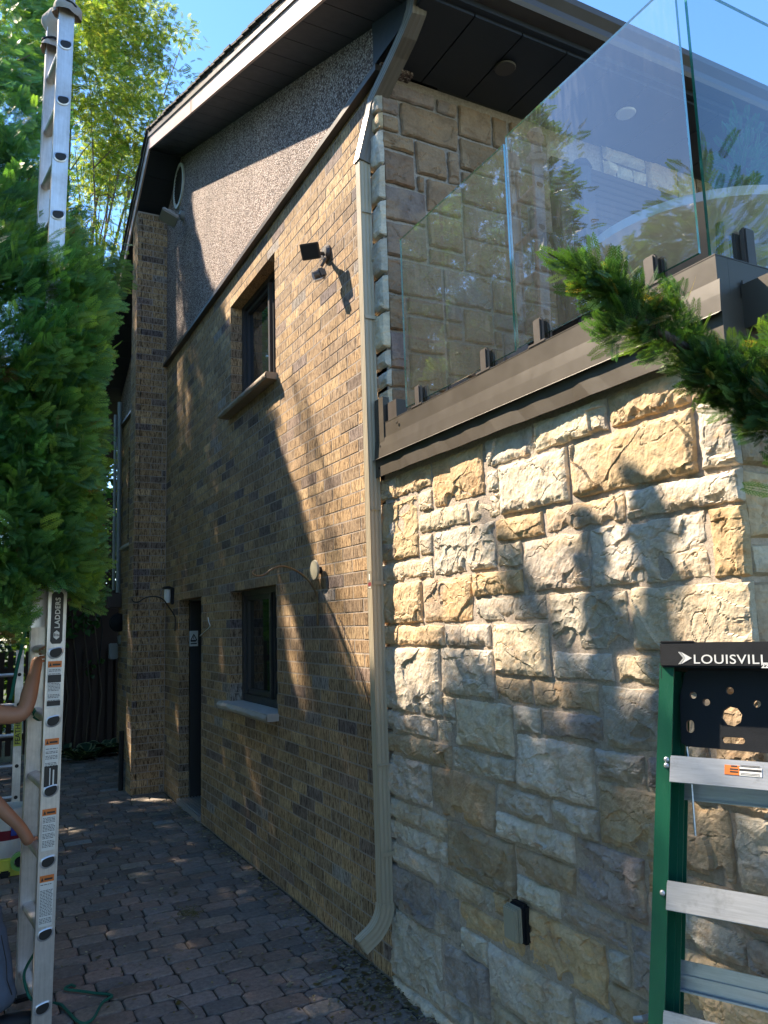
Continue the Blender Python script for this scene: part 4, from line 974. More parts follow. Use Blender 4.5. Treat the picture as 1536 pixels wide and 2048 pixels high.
# utilities on the rear wall corner
ut=thing('electric_meter',(-.1,8.05,1.6),'grey and brown electricity meter boxes with conduits at the far corner of the house','meter')
mb=MB()
for px,ya,yb,r in ((240,805,1185,.032),(231,830,1180,.022)):
    a=px_y(px,ya,8.0);b=px_y(px-4,yb,8.0); mb.tube([a,b],r,n=12)
    for t in (.3,.42,.46,.62): 
        c=a+(b-a)*t; mb.tube([c-np.array([0,0,.02]),c+np.array([0,0,.02])],r*1.25,n=12)
mb.build('conduit',M_galv,ut)
def bxp(mb,px0,py0,px1,py1,y,d,m): 
    a=px_y(px0,py0,y);b=px_y(px1,py1,y); mb.rbox((min(a[0],b[0]),y,min(a[2],b[2])),(max(a[0],b[0]),y+d,max(a[2],b[2])),.012)
mb=MB(); bxp(mb,218,1187,247,1215,7.95,.2,None); mb.build('meter_hood',plain('brown_hood',(.10,.07,.07),.5),ut)
p=px_y(238,1245,7.9); MB().lathe([(0,0),(.12,0),(.13,-.05),(.12,-.12),(.0,-.14)],(p[0],7.98,p[2]),axis='Y',n=24).build('meter_dial',M_black,ut)
mb=MB(); bxp(mb,220,1287,236,1318,7.95,.12,None); bxp(mb,238,1270,254,1288,7.95,.15,None); bxp(mb,249,1290,254,1330,7.95,.1,None); mb.build('junction_box',M_galv,ut)
mb=MB(); a=px_y(248,1395,5.78); mb.tube([(-.385,5.45,.0),(-.385,5.45,.62)],.026,n=10); tag(mb.build('drain_pipe',M_black),'short black drain pipe standing behind the chimney corner','pipe')
# cables
mb=MB(); mb.tube([px_y(x,y,8.1) for x,y in ((222,700),(212,850),(208,1000),(200,1120),(196,1180),(200,1215),(205,1260),(198,1330))],.008,n=6)
mb.tube([px_y(x,y,8.0) for x,y in ((228,1150),(220,1170),(219,1195))],.008,n=6); tag(mb.build('hanging_cable',M_black),'thin dark cable hanging in front of the lattice','cable')

# ================= WALL FIXTURES =================
def fixture(name,loc,label,cat,group=None): return thing(name,loc,label,cat,group)
# double security light above the window
b=px_x(656,508,-.0); t=fixture('security_light',tuple(b),'dark bronze security floodlight with motion sensor on the sunlit brick beside the upper window','light')
MB().lathe([(0,0),(.055,0),(.055,.012),(.04,.03),(0,.034)],tuple(b),axis='X',n=20,M=Matrix.Scale(-1,4,(1,0,0))).build('base_plate',M_trim,t)
lp=px_x(620,503,-.15); nz=Vector((-.50,-.62,-.55)).normalized(); ux=Vector((-.72,.60,-.02)); ux=(ux-nz*ux.dot(nz)).normalized(); uy=nz.cross(ux)
Ml=Matrix(((ux.x,uy.x,nz.x,lp[0]),(ux.y,uy.y,nz.y,lp[1]),(ux.z,uy.z,nz.z,lp[2]),(0,0,0,1)))
mb=MB().rbox((-.058,-.048,-.02),(.058,.048,.0),.004,None,Ml); mb.lathe([(0,-.08),(.028,-.078),(.042,-.045),(.045,-.02),(0,-.018)],(0,0,0),n=20,M=Ml); h=mb.build('lamp_head',M_trim,t)
mb=MB().box((-.049,-.039,.0005),(.049,.039,.0015),None,Ml); mb.build('lens',M_dark,h)
MB().tube([b+np.array([-.02,0,0]),b+np.array([-.06,.0,-.01]),lp-np.array(nz)*.07],.012,n=8).build('arm',M_trim,t)
sp=px_x(640,548,-.10)
MB().tube([b+np.array([-.02,0,-.02]),(sp[0]+.03,sp[1]-.02,sp[2]+.09),(sp[0]+.01,sp[1],sp[2]+.05)],.009,n=8).build('sensor_arm',M_trim,t)
Ms=frame(sp,Vector((-.75,.2,-.3)),Vector((0,1,0)))
mb=MB().rbox((-.035,-.03,-.03),(.015,.03,.03),.012,None,Ms); mb.tube([(Ms@Vector((.01,0,0))),(Ms@Vector((.045,0,0)))],[.028,.024],n=16); s=mb.build('sensor',M_trim,t)
MB().box((.0,-.022,.030),(.05,.022,.034),None,Ms).build('sensor_shade',M_white,s)
# floodlight on the stucco
b=px_x(368,432,-.012); t=fixture('floodlight',tuple(b),'grey floodlight on the shaded pebble-dash below the round vent','light')
MB().lathe([(0,0),(.05,0),(.05,.05),(0,.055)],tuple(b),axis='X',n=16,M=Matrix.Scale(-1,4,(1,0,0))).build('base_plate',M_galv,t)
lp=px_x(338,435,-.22); MB().tube([b+np.array([-.04,0,0]),lp],.02,n=8).build('arm',M_galv,t)
Ml=frame(lp,Vector((0,1,-.1)),Vector((-.8,0,.35))); mb=MB().rbox((-.10,-.09,-.02),(.10,.09,.02),.01,None,Ml); mb.rbox((-.07,-.05,.02),(.07,.05,.06),.02,None,Ml); mb.build('lamp_head',M_galv,t)
# door sconce
b=px_x(347,1192,-.0); t=fixture('wall_sconce',tuple(b),'small white and black wall lamp left of the door','light')
MB().rbox((-.025,b[1]-.04,b[2]-.09),(0,b[1]+.04,b[2]+.09),.008).build('back_plate',M_black,t)
MB().lathe([(0,-.07),(.03,-.07),(.034,0),(.03,.07),(0,.075)],(-.065,b[1],b[2]),n=18).build('lamp_shade',M_white,t)
MB().lathe([(0,-.012),(.05,-.012),(.052,0),(.03,.012),(0,.014)],(-.065,b[1],b[2]+.09),n=18).build('cap',M_black,t)
# round disc
b=px_x(642,1140,-.0); t=fixture('round_wall_disc',tuple(b),'small round cream disc on a dark mount on the brick right of the plant hook','disc')
Md=Matrix.Rotation(R(8),4,'Z')
MB().lathe([(0,.035),(.058,.035),(.062,.04),(.058,.048),(0,.05)],tuple(b),axis='X',n=28,M=Matrix.Scale(-1,4,(1,0,0))).build('face',M_cream,t)
MB().lathe([(0,0),(.022,0),(.02,.035),(0,.035)],tuple(b),axis='X',n=16,M=Matrix.Scale(-1,4,(1,0,0))).build('mount',M_black,t)
# plant hooks
def hook(pts,y,r,label,m):
    P=[px_y(a,b,y) for a,b in pts]; P[0][0]=P[1][0]=-.02
    o=MB().tube(smooth_path(P,6),[r*(1-.35*i/(6*(len(P)-1))) for i in range(6*(len(P)-1)+1)],n=9).build('plant_hook',m,None,True)
    tag(o,label,'hook','curved plant hooks on the brick wall'); return o
def smooth_path(P,k):
    P=[Vector(p) for p in P]; out=[]
    for i in range(len(P)-1):
        p0=P[max(i-1,0)];p1=P[i];p2=P[i+1];p3=P[min(i+2,len(P)-1)]
        for j in range(k):
            t=j/k; out.append(.5*((2*p1)+(p2-p0)*t+(2*p0-5*p1+4*p2-p3)*t*t+(3*p1-p0-3*p2+p3)*t**3))
    out.append(P[-1]); return out
hook([(642,1250),(639,1215),(634,1192),(620,1165),(598,1145),(570,1133),(548,1136),(528,1149),(513,1152),(504,1146),(510,1139)],.80,.007,'brass-tipped curved plant hook beside the lower window',M_brass)
hook([(342,1262),(341,1235),(336,1212),(325,1198),(308,1193),(290,1196),(277,1204),(267,1203),(264,1197)],4.55,.008,'dark curved plant hook by the sconce near the door',M_iron)
mb=MB(); mb.tube(smooth_path([px_x(a,b,-.012) for a,b in ((416,1235),(418,1245),(420,1252),(414,1259),(406,1266),(400,1272))],4),.004,n=6); tag(mb.build('loose_wire',M_white),'short loose pale wire sticking out of the brick between door and window','wire')
mb=MB(); mb.tube([px_x(a,b,-.010) for a,b in ((678,1235),(700,1290),(722,1350),(742,1420))],.0025,n=6); tag(mb.build('thin_dark_line',M_iron),'thin dark line running down the brick towards the downspout','cable')  # narrow dark strip laid along the brick face
# door notice
sy=4.45-.033; s0=px_y(379,1262,sy); s1=px_y(396,1292,sy)
pl=MB().box((s0[0],sy,s1[2]),(s1[0],sy+.002,s0[2])); t=pl.build('door_notice',M_label); tag(t,'white notice with a black triangle beside the dark door','sign')
cx=(s0[0]+s1[0])/2;cz=s1[2]*.42+s0[2]*.58;hw=(s1[0]-s0[0])*.36; hh=(s0[2]-s1[2])*.2; mb=MB()
tri=[(cx-hw,cz-hh),(cx+hw,cz-hh),(cx,cz+hh)]
for i in range(3):
    a=Vector((tri[i][0],sy-.002,tri[i][1]));b=Vector((tri[(i+1)%3][0],sy-.002,tri[(i+1)%3][1])); mb.tube([a,b],.0045,n=5)
mb.box((cx-hw,sy-.0015,s1[2]+.02),(cx+hw,sy-.0005,s1[2]+.032)).box((cx-hw,sy-.0015,s1[2]+.045),(cx+hw*.7,sy-.0005,s1[2]+.055)).box((cx-.003,sy-.0015,cz-hh*.6),(cx+.003,sy-.0005,cz+hh*.4)); mb.build('symbol',M_ink,t)
# sticker on downspout
t=thing('pipe_tag',(-.09,-.06,1.75),'small black and red tag stuck on the downspout','tag')
z=px_x(741,1160,-.09)[2]
MB().box((-.0945,-.080,z-.045),(-.0905,-.040,z+.045)).build('plate',M_black,t); MB().box((-.0957,-.078,z-.03),(-.0946,-.042,z-.012)).build('stripe',M_red,t)
MB().box((-.0957,-.074,z-.04),(-.0946,-.046,z-.035)).box((-.0957,-.066,z+.0),(-.0946,-.054,z+.03)).build('print',M_white,t)
# outdoor outlet
a=px_x(1006,1815,-.075); b=px_x(1034,1885,-.075)
t=thing('outdoor_socket',(-.06,-.98,.56),'beige weatherproof outlet box set in the lower stone wall','outlet')
y0,y1,z0,z1=b[1],a[1],b[2]-.006,a[2]+.012
MB().rbox((-.078,y0,z0),(-.062,y1,z1),.005).rbox((-.062,y0-.004,z0-.004),(-.048,y1+.004,z1+.004),.004).build('cover',M_cream,t)
MB().rbox((-.047,y0-.012,z0-.012),(-.012,y1+.004,z1+.012),.010).build('gasket',M_black,t)

# ================= EXTENSION LADDER =================
LB=Vector((-1.53,.373,.101)); LU=Vector((.007,-.033,.999)).normalized(); LV=Vector((-.049,.395,.013)); W_=LV.length; LVn=(LV-LU*LV.dot(LU)).normalized(); LX=LVn.cross(LU).normalized()
def lad_M(P): return Matrix(((LX.x,LVn.x,LU.x,P.x),(LX.y,LVn.y,LU.y,P.y),(LX.z,LVn.z,LU.z,P.z),(0,0,0,1)))   # local x=web width, y=rung dir, z=up
MBs=lad_M(LB)
lad=thing('extension_ladder',tuple(LB),'tall aluminium extension ladder held upright by the man, warning stickers on its rail','ladder')
def rail(z0,z1,y,s,M,w=.039,name='rail'):
    mb=MB(); fl=.028
    mb.box((-w,y,z0),(w,y+s*.0035,z1),None,M)
    mb.box((-w,y+s*.0036,z0),(-w+.004,y+s*fl,z1),None,M); mb.box((w-.004,y+s*.0036,z0),(w,y+s*fl,z1),None,M)
    for x in (-.026,-.013,.016,.026): mb.box((x-.0007,y-s*.0008,z0+.01),(x+.0007,y-s*.0001,z1-.01),None,M)
    mb.box((-w-.001,y-s*.0016,z0),(-w+.003,y-s*.0002,z1),None,M); mb.box((w-.003,y-s*.0016,z0),(w+.001,y-s*.0002,z1),None,M)
    return mb.build(name,M_alu,lad)
def dshape(r,n=22):
    out=[]
    for i in range(n):
        a=2*math.pi*i/n; x=r*math.cos(a)*1.05; z=r*math.sin(a)*.92
        if z>r*.55: z=r*.55+ (z-r*.55)*.25
        z+= .18*x
        out.append((x,z))
    return out
def rung(z,y0,y1,M):
    mb=MB(); D=dshape(.0245); n=len(D); vs=[Vector((a,y0,z+b)) for a,b in D]+[Vector((a,y1,z+b)) for a,b in D]
    mb.add([M@v for v in vs],[(i,(i+1)%n,(i+1)%n+n,i+n) for i in range(n)])
    o=mb.build('rung',M_alu,lad)
    rim=MB()
    for yy,s in ((y0,-1),):
        D2=dshape(.0325); D1=dshape(.0255)
        vs=[Vector((a,yy-.004,z+b)) for a,b in D2]+[Vector((a,yy-.006,z+b)) for a,b in D1]+[Vector((a,yy+.001,z+b)) for a,b in D2]
        fs=[(i,(i+1)%n,(i+1)%n+n,i+n) for i in range(n)]+[(i,i+2*n,(i+1)%n+2*n,(i+1)%n) for i in range(n)]
        rim.add([M@v for v in vs],fs,M_step)
        vs=[Vector((a,yy-.0048,z+b)) for a,b in D1]; rim.add([M@v for v in vs],[tuple(range(n))],M_dark)  # dark disc painted in for the shade inside the hollow rung
    rim.build('rung_end',None,o,recalc=False)
    return o
BT=9.75*.305
rail(-.10,BT,0,1,MBs); rail(-.10,BT,W_,-1,MBs)
for k in range(10): rung(k*.305,.0,W_,MBs)
MB().rbox((-.05,-.01,-.135),(.05,.05,-.095),.006,None,MBs).rbox((-.05,W_-.05,-.135),(.05,W_+.01,-.095),.006,None,MBs).build('foot',M_black,lad)
# fly section
FP=Vector((-1.551,.32,4.68)); FU=Vector((.0117,-.0308,.9995)).normalized()
FM=Matrix(((LX.x,LVn.x,FU.x,FP.x),(LX.y,LVn.y,FU.y,FP.y),(LX.z,LVn.z,FU.z,FP.z),(0,0,0,1)))
FM=FM@Matrix.Translation((0,.0,0))
fw=W_-.06
rail(-9.65*.305,.30,0,1,FM,.036); rail(-9.65*.305,.30,fw,-1,FM,.036)
for k in range(0,10): rung(-k*.305,0,fw,FM)
for s in (.045,-.02):
    MB().lathe([(0,-.003),(.006,-.003),(.006,.0),(0,.001)],tuple(FM@Vector((s,-.002,-9.45*.305))),axis='Y',n=8).build('rivet',M_dark,lad)
# cloth mitts tied over the tips
def mitt(P,label,seed):
    rg=np.random.RandomState(seed); n=20;m=14; vs=[];fs=[]
    for j in range(m+1):
        t=j/m; z=-.11+.26*t; r=(.050+.018*math.sin(t*9+seed))*(1-.18*(t>.3))*(1 if t<.85 else math.sqrt(max(0,1-((t-.85)/.152)**2))*.95+.05)
        if .22<t<.32: r*=.86
        for i in range(n):
            a=2*math.pi*i/n; rr_=r*(1+.14*math.sin(3*a+t*6+seed)+.07*math.sin(7*a-t*11)); vs.append(FM@Vector((P[0]+rr_*math.cos(a)*1.05,P[1]+rr_*math.sin(a)*.75,P[2]+z)))
    for j in range(m):
        for i in range(n): fs.append((j*n+i,j*n+(i+1)%n,(j+1)*n+(i+1)%n,(j+1)*n+i))
    fs.append(tuple(range(m*n,m*n+n)))
    o=MB().add(vs,fs).build('cloth_mitt',M_mitt,lad,True); return o
mitt((0,.012,.28),'',1); mitt((0,fw-.012,.28),'',2)
for P in ((0,.012,.22),(0,fw-.012,.22)):
    c=[FM@Vector((P[0]+.052*math.cos(a),P[1]+.038*math.sin(a),P[2]+.004*math.sin(3*a))) for a in np.linspace(0,6.3,24)]
    MB().tube(c,.007,n=6).build('mitt_tie',M_black,lad)
# stickers (local coordinates on near rail web, face -y)
def sticker(z0,z1,kind):
    y=-.0022
    mb=MB().box((-.030,y,z0),(.027,y+.0008,z1),None,MBs); o=mb.build('warning_label',M_label,lad)
    if kind=='w':
        MB().box((-.031,y-.0004,z1),(.028,y+.0008,z1+.028),None,MBs).build('orange_header',M_orange,o)
        mb=MB().box((.0-.012,y-.001,z1+.008),(.022,y-.0004,z1+.016),None,MBs); mb.add([MBs@Vector(p) for p in ((-.027,y-.001,z1+.005),(-.015,y-.001,z1+.005),(-.021,y-.001,z1+.022))],[(0,1,2)])
        mb.build('header_print',M_ink,o)
    rg=random.Random(int(z0*1000)); mb=MB(); z=z1-.012
    while z>z0+.01:
        if rg.random()<.82:
            x=-.027
            while x<.02:
                w=rg.uniform(.004,.014); mb.box((x,y-.0006,z),(min(x+w,.024),y-.0001,z+.0024),None,MBs); x+=w+.0025
        z-=.0062
    mb.build('fine_print',M_ink,o); return o
def zz(py): # ladder local z of an image row on the near rail
    p=px_p(100,py,LB,LVn); return (Vector(p)-LB).dot(LU)
sticker(zz(1415),zz(1335),'w'); sticker(zz(1575),zz(1490),'w'); sticker(zz(1700),zz(1630),'w'); sticker(zz(1850),zz(1762),'w')
for a,b in ((1365,1350),(1412,1402),(1573,1532)):
    MB().box((-.030,-.0036,zz(a)),(.027,-.0029,zz(b)),None,MBs).build('dark_label_block',M_ink,lad)
MB().box((-.008,-.0042,zz(1570)),(-.004,-.0036,zz(1536)),None,MBs).box((.006,-.0042,zz(1570)),(.012,-.0036,zz(1540)),None,MBs).build('label_figures',M_label,lad)
# badge LADDERS
za,zb=zz(1288),zz(1184); mb=MB(); w=.026
mb.prism([MBs@Vector(p) for p in ((-w+.008,-.0025,za),(w-.008,-.0025,za),(w,-.0025,za+.012),(w,-.0025,zb-.012),(w-.008,-.0025,zb),(-w+.008,-.0025,zb),(-w,-.0025,zb-.012),(-w,-.0025,za+.012))],LVn*.0018)
bd=mb.build('name_badge',M_ink,lad)
X=Vector(LU);Y=-LX
tp=MBs@Vector((.0115,-.0034,za+.07)); text_mesh('LADDERS',.030,'badge_lettering',M_label,frame(tp,X,Y),bd,.0004,.0008,1.08,1.05)
mb=MB(); c=MBs@Vector((0,-.003,za+.045)); hexp=[Vector((.019*math.cos(a)*.75,-.0036,za+.040+.021*math.sin(a))) for a in np.linspace(0,2*math.pi,7)[:-1]+.52]
mb.add([MBs@p for p in hexp],[tuple(range(6))]); em=mb.build('badge_emblem',M_label,bd)
mb=MB(); 
for i in range(4): mb.box((-.010+.006*i,-.0042,za+.034),(-.007+.006*i,-.0037,za+.048-.002*i),None,MBs)
mb.build('emblem_mark',M_ink,em)
# rope
def ropeobj(name,pts,r,label,cat='rope'):
    P=smooth_path(pts,6); o=MB().tube(P,r,n=8).build(name,M_rope,None,True); return tag(o,label,cat)
ropeobj('pulley_rope',[px_y(a,b,y) for a,b,y in ((58,1215,.5),(48,1275,.5),(35,1330,.5),(24,1385,.5),(20,1400,.5))],.008,'green pulley rope hanging in front of the foliage beside the upper hand')
gp=lambda a,b,z=.01:px_p(a,b,(0,0,z),(0,0,1))
ropeobj('pulley_rope',[px_y(70,1905,.55),px_y(55,1930,.5),px_y(48,1950,.45),px_y(52,1975,.42),px_y(65,2000,.4),gp(100,2006,.01),gp(120,2008),gp(135,2022),gp(155,2042),gp(172,2046),gp(188,2035),gp(205,2005),gp(224,1991),gp(190,1986),gp(160,1982),gp(130,1978),gp(142,1970),gp(150,1973)],.0065,'green rope looped on the pavers at the foot of the extension ladder')
ropeobj('knotted_rope',[px_y(a,b,.62) for a,b in ((66,1418),(72,1430),(80,1425),(88,1434),(78,1438),(68,1432))],.010,'green rope knotted round a rung below the forearm')

# ================= PERSON =================
def skin(nodes,edges,sub=2):
    me=bpy.data.meshes.new('s'); me.from_pydata([n[:3] for n in nodes],edges,[]); o=bpy.data.objects.new('s',me); S.collection.objects.link(o)
    bm=bmesh.new(); bm.from_mesh(me); L=bm.verts.layers.skin.verify(); bm.verts.ensure_lookup_table()
    for i,n in enumerate(nodes):
        rr=n[3]; bm.verts[i][L].radius=(rr,rr) if not isinstance(rr,tuple) else rr
    bm.verts[0][L].use_root=True; bm.to_mesh(me); bm.free()
    o.modifiers.new('a','SKIN').use_smooth_shade=True; m=o.modifiers.new('b','SUBSURF'); m.levels=m.render_levels=sub
    bpy.context.view_layer.update(); dg=bpy.context.evaluated_depsgraph_get(); r=bpy.data.meshes.new_from_object(o.evaluated_get(dg)); bpy.data.objects.remove(o); return r
def join(name,meshes,mat,parent):
    bm=bmesh.new()
    for m in meshes: bm.from_mesh(m)
    me=bpy.data.meshes.new(name); bm.to_mesh(me); bm.free(); me.polygons.foreach_set('use_smooth',[True]*len(me.polygons)); me.materials.append(mat)
    o=bpy.data.objects.new(name,me); S.collection.objects.link(o); adopt(o,parent); return o
man=thing('person',(-1.9,.6,0),'man in dark shirt and stained blue grey trousers gripping the extension ladder','person')
def chain(pts): return [(i,i+1) for i in range(len(pts)-1)]
hipc=(-1.93,.62,.93)
UH=Vector(px_y(76,1312,.50)); EL=Vector(px_y(48,1432,.42)); WR_=Vector(px_y(72,1335,.48))
SH=Vector((-1.97,.45,1.39)); SH2=Vector((-1.99,.80,1.36)); E2=Vector((-1.86,.72,1.06)); HB=Vector(px_y(62,1690,.60)); W2=Vector(px_y(42,1655,.62))
nodes=[(*hipc,.13),(-1.95,.62,1.12,.13),(-1.97,.62,1.30,.14),(-1.96,.62,1.42,.07),(-1.93,.62,1.49,.055),(-1.91,.62,1.56,.075),(-1.90,.62,1.65,.088),(-1.90,.62,1.71,.05),
 (*SH,.062),(*(SH.lerp(EL,.5)),.052),(*EL,.044),(*(EL.lerp(WR_,.35)),.042),(*WR_,.027),(*UH,.030),
 (*SH2,.062),(*(SH2.lerp(E2,.5)),.052),(*E2,.044),(*(E2.lerp(W2,.35)),.042),(*W2,.027),(*HB,.030)]
edges=[(0,1),(1,2),(2,3),(3,4),(4,5),(5,6),(6,7),(2,8),(8,9),(9,10),(10,11),(11,12),(12,13),(2,14),(14,15),(15,16),(16,17),(17,18),(18,19)]
ms=[skin(nodes,edges)]
def hand(P,grip_axis,palm_dir,seed):
    """fingers wrap round an axis at P+palm_dir*.03"""
    g=Vector(grip_axis).normalized(); p=Vector(palm_dir).normalized(); s=g.cross(p).normalized(); out=[]
    for i in range(4):
        L=[.9,1.,.96,.78][i]; base=P+g*(.027-.018*i)+p*.012+s*.018; r=.0088-.0006*(i==3)
        a=base; pts=[a]
        for ang in (.35,1.25,2.15): 
            dr=(s*math.cos(ang)+p*math.sin(ang)); a=a+dr*.024*L; pts.append(a)
        out.append(skin([(*q_,r*(1-.1*k)) for k,q_ in enumerate(pts)],chain(pts),1))
    a=P+g*.03-s*.012+p*.01; pts=[a,a+g*.012+p*.022-s*.006,a+g*.008+p*.042+s*.008]
    out.append(skin([(*q_,.0105*(1-.1*k)) for k,q_ in enumerate(pts)],chain(pts),1)); return out
ms+=hand(UH,LU,(LX*1+LVn*.0),1); ms+=hand(HB,LVn,(LX),2)
# face: nose, ears, brow
for c,r in (((-1.812,.62,1.61),.014),((-1.835,.62,1.565),.02),((-1.90,.53,1.62),.018),((-1.90,.71,1.62),.018)):
    ms.append(skin([(c[0],c[1],c[2]-.012,r),(c[0],c[1],c[2]+.012,r*.8)],[(0,1)],1))
body=join('body',ms,M_skin,man)
sh=skin([(*hipc,.145),(-1.95,.62,1.12,.15),(-1.97,.62,1.31,.155),(-1.96,.62,1.41,.085),(*SH,.078),(*(SH.lerp(EL,.38)),.068),(*SH2,.078),(*(SH2.lerp(E2,.38)),.068)],[(0,1),(1,2),(2,3),(2,4),(4,5),(2,6),(6,7)])
join('shirt',[sh],M_shirt,man)
tr=skin([(*hipc,.15),(-1.93,.62,.83,.14),(-1.86,.52,.66,.10),(-1.755,.50,.42,.082),(-1.715,.47,.20,.085),(-1.70,.45,.075,.088),(-1.96,.74,.66,.10),(-1.93,.78,.42,.08),(-1.93,.80,.20,.078),(-1.93,.8,.08,.08)],[(0,1),(1,2),(2,3),(3,4),(4,5),(1,6),(6,7),(7,8),(8,9)])
tw=join('trousers',[tr],M_denim,man)
ds_=bpy.data.textures.new('folds','CLOUDS'); ds_.noise_scale=.07
md=tw.modifiers.new('d','DISPLACE'); md.texture=ds_; md.strength=.03; md.texture_coords='LOCAL'
for (x,y) in ((-1.66,.44),(-1.89,.8)):
    m=skin([(x-.07,y,.04,.045),(x+.02,y,.038,.048),(x+.11,y,.03,.038),(x+.16,y,.028,.028)],[(0,1),(1,2),(2,3)]); join('shoe',[m],M_black,man)
hr=MB(); hm=skin([(-1.92,.62,1.66,.092),(-1.915,.62,1.72,.062),(-1.965,.62,1.62,.07)],[(0,1),(0,2)]); join('hair',[hm],M_bark,man)
for s in (-1,1):
    MB().lathe([(0,-.009),(.009,0),(0,.009)],(-1.823,.62+s*.032,1.632),axis='X',n=10).build('eye',M_white,body)
MB().tube([(-1.822,.600,1.578),(-1.816,.62,1.576),(-1.822,.64,1.578)],.004,n=6).build('mouth',M_red,body)
MB().tube([Vector(px_y(a,b,.395)) for a,b in ((2,1870),(12,1920),(14,1960),(24,1990))],.0022,n=5).build('seam',M_ink,tw)

# ================= THINGS BEHIND THE MAN =================
p=px_p(8,1722,(0,0,0),(0,0,1)); pb=thing('paint_pail',tuple(p),'white paint pail with maroon label reading A-100 behind the man','pail')
MB().lathe([(0,0),(.135,0),(.152,.36),(.158,.362),(.158,.40),(.150,.40),(.148,.05),(0,.05)],tuple(p),n=36).build('bucket',M_white,pb)
mb=MB().lathe([(.1415,.07),(.1535,.25)],tuple(p),n=36); lb=MB(); lb.v=mb.v; lb.f=mb.f[:-2]; lb.m=mb.m[:-2]; lb=lb.build('paint_label',M_red,pb,recalc=False)
vd=Vector((CP[0]-p[0],CP[1]-p[1],0)).normalized(); vr=Vector((-vd.y,vd.x,0))
text_mesh('A-100',.052,'label_lettering',M_label,frame(Vector(p)+vd*.156+vr*.01+Vector((0,0,.14)),vr,(0,0,1)),lb,.001,.0005)
MB().box((-.02,-.001,0),(.02,.001,.07),None,frame(Vector(p)+vd*.156+vr*.06+Vector((0,0,.21)),vr,Vector((0,0,1)).cross(vr))).build('blue_mark',M_blue,lb)
p=px_p(42,1752,(0,0,0),(0,0,1)); tg=thing('masking_dispenser',tuple(p),'yellow and black masking tool with a roll of green tape on the pavers','tape dispenser')
c=Vector(p)+Vector((-.01,0,.10)); Mf=Matrix.Rotation(R(10),4,'Z')
ring=MB(); n=32
for (ra,rb) in ((.038,.062),):
    vs=[];fs=[]
    for i in range(n):
        a=2*math.pi*i/n
        for r_,y_ in ((ra,-.012),(rb,-.012),(rb,.03),(ra,.03)): vs.append(c+Vector((r_*math.cos(a),y_,r_*math.sin(a))))
    for i in range(n):
        for k in range(4): fs.append((i*4+k,i*4+(k+1)%4,((i+1)%n)*4+(k+1)%4,((i+1)%n)*4+k))
    ring.add(vs,fs)
ring.build('tape_roll',M_tapeg,tg)
MB().tube([c+Vector((0,.035,0)),c+Vector((0,-.005,0))],.034,n=20).build('hub',M_black,tg)
MB().rbox(tuple(c+Vector((-.15,.02,-.09))),tuple(c+Vector((-.045,.08,.02))),.015).rbox(tuple(c+Vector((-.10,.03,-.1))),tuple(c+Vector((.03,.06,-.055))),.01).build('tool_body',M_yellow,tg)
MB().rbox(tuple(c+Vector((-.13,.0,-.1))),tuple(c+Vector((-.06,.1,-.055))),.01).build('tool_grip',M_black,tg)
a=px_p(30,1640,(0,0,0),(0,0,1)); b=px_y(8,1380,a[1]+.05); sl_=thing('folding_ladder',tuple(a),'small aluminium ladder with a yellow label standing behind the man','ladder')
A=Vector(a);Bv=Vector(b); up=(Bv-A).normalized()
Mk=frame(A,Vector((1,0,0)),up)
for dx in (0,-.38): MB().rbox((dx-.035,0,-.012),(dx+.035,1.55,.0),.003,None,Mk).rbox((dx-.035,0,-.04),(dx-.031,1.55,-.012),.001,None,Mk).build('rail',M_alu,sl_)
for k in range(5): MB().tube([Mk@Vector((.0,.2+.28*k,-.02)),Mk@Vector((-.38,.2+.28*k,-.02))],.017,n=8).build('rung',M_alu,sl_); 
mb=MB()
for k in range(5): mb.lathe([(0,-.001),(.017,-.001),(.017,.0),(0,.0)],(0,0,0),n=14,m=None,M=Mk@Matrix.Translation((0,.2+.28*k,.002)))
mb.build('rung_hole_shade',M_dark,sl_)  # flat dark discs stand for shadow in the open rung ends
yl=MB().box((-.034,.66,.0005),(.034,1.0,.0025),None,Mk).build('yellow_label',M_yellow,sl_)
text_mesh('FEATHER',.062,'label_lettering',M_ink,Mk@frame((.020,.675,.003),(0,1,0),(-1,0,0)),yl,.0005,.0006,1.,1.0)

# ================= GREEN STEPLADDER =================
P0=Vector((-.314,-2.127,1.364)); nn=Vector((-.895,-.446,0)).normalized(); rt=Vector((.446,-.895,0)).normalized()
ln=R(12); SU=(Vector((0,0,1))*math.cos(ln)-nn*math.sin(ln)).normalized(); SN=rt.cross(SU).normalized()
SM=frame(P0,rt,SU)     # local x right, y up the rail, z toward the climber
SMn=[SM[i][2] for i in range(3)]
def sl(px,py,dz=0.):
    q_=px_p(px,py,SM@Vector((0,0,dz)),SMn); return SM.inverted()@Vector(q_)
st=thing('stepladder',tuple(P0),'green fibreglass stepladder with black top and aluminium steps in front of the stone wall','stepladder')
Lt=sl(1345,1335); Lm=sl(1337,1763); Lb=sl(1326,2022)
slope=(Lb.x-Lt.x)/(Lb.y-Lt.y); xl=lambda y:Lt.x+slope*(y-Lt.y)
wid=.37; xr=lambda y:wid-(xl(y)-Lt.x)+Lt.x
ytop=Lt.y+.012; ybot=-1.36
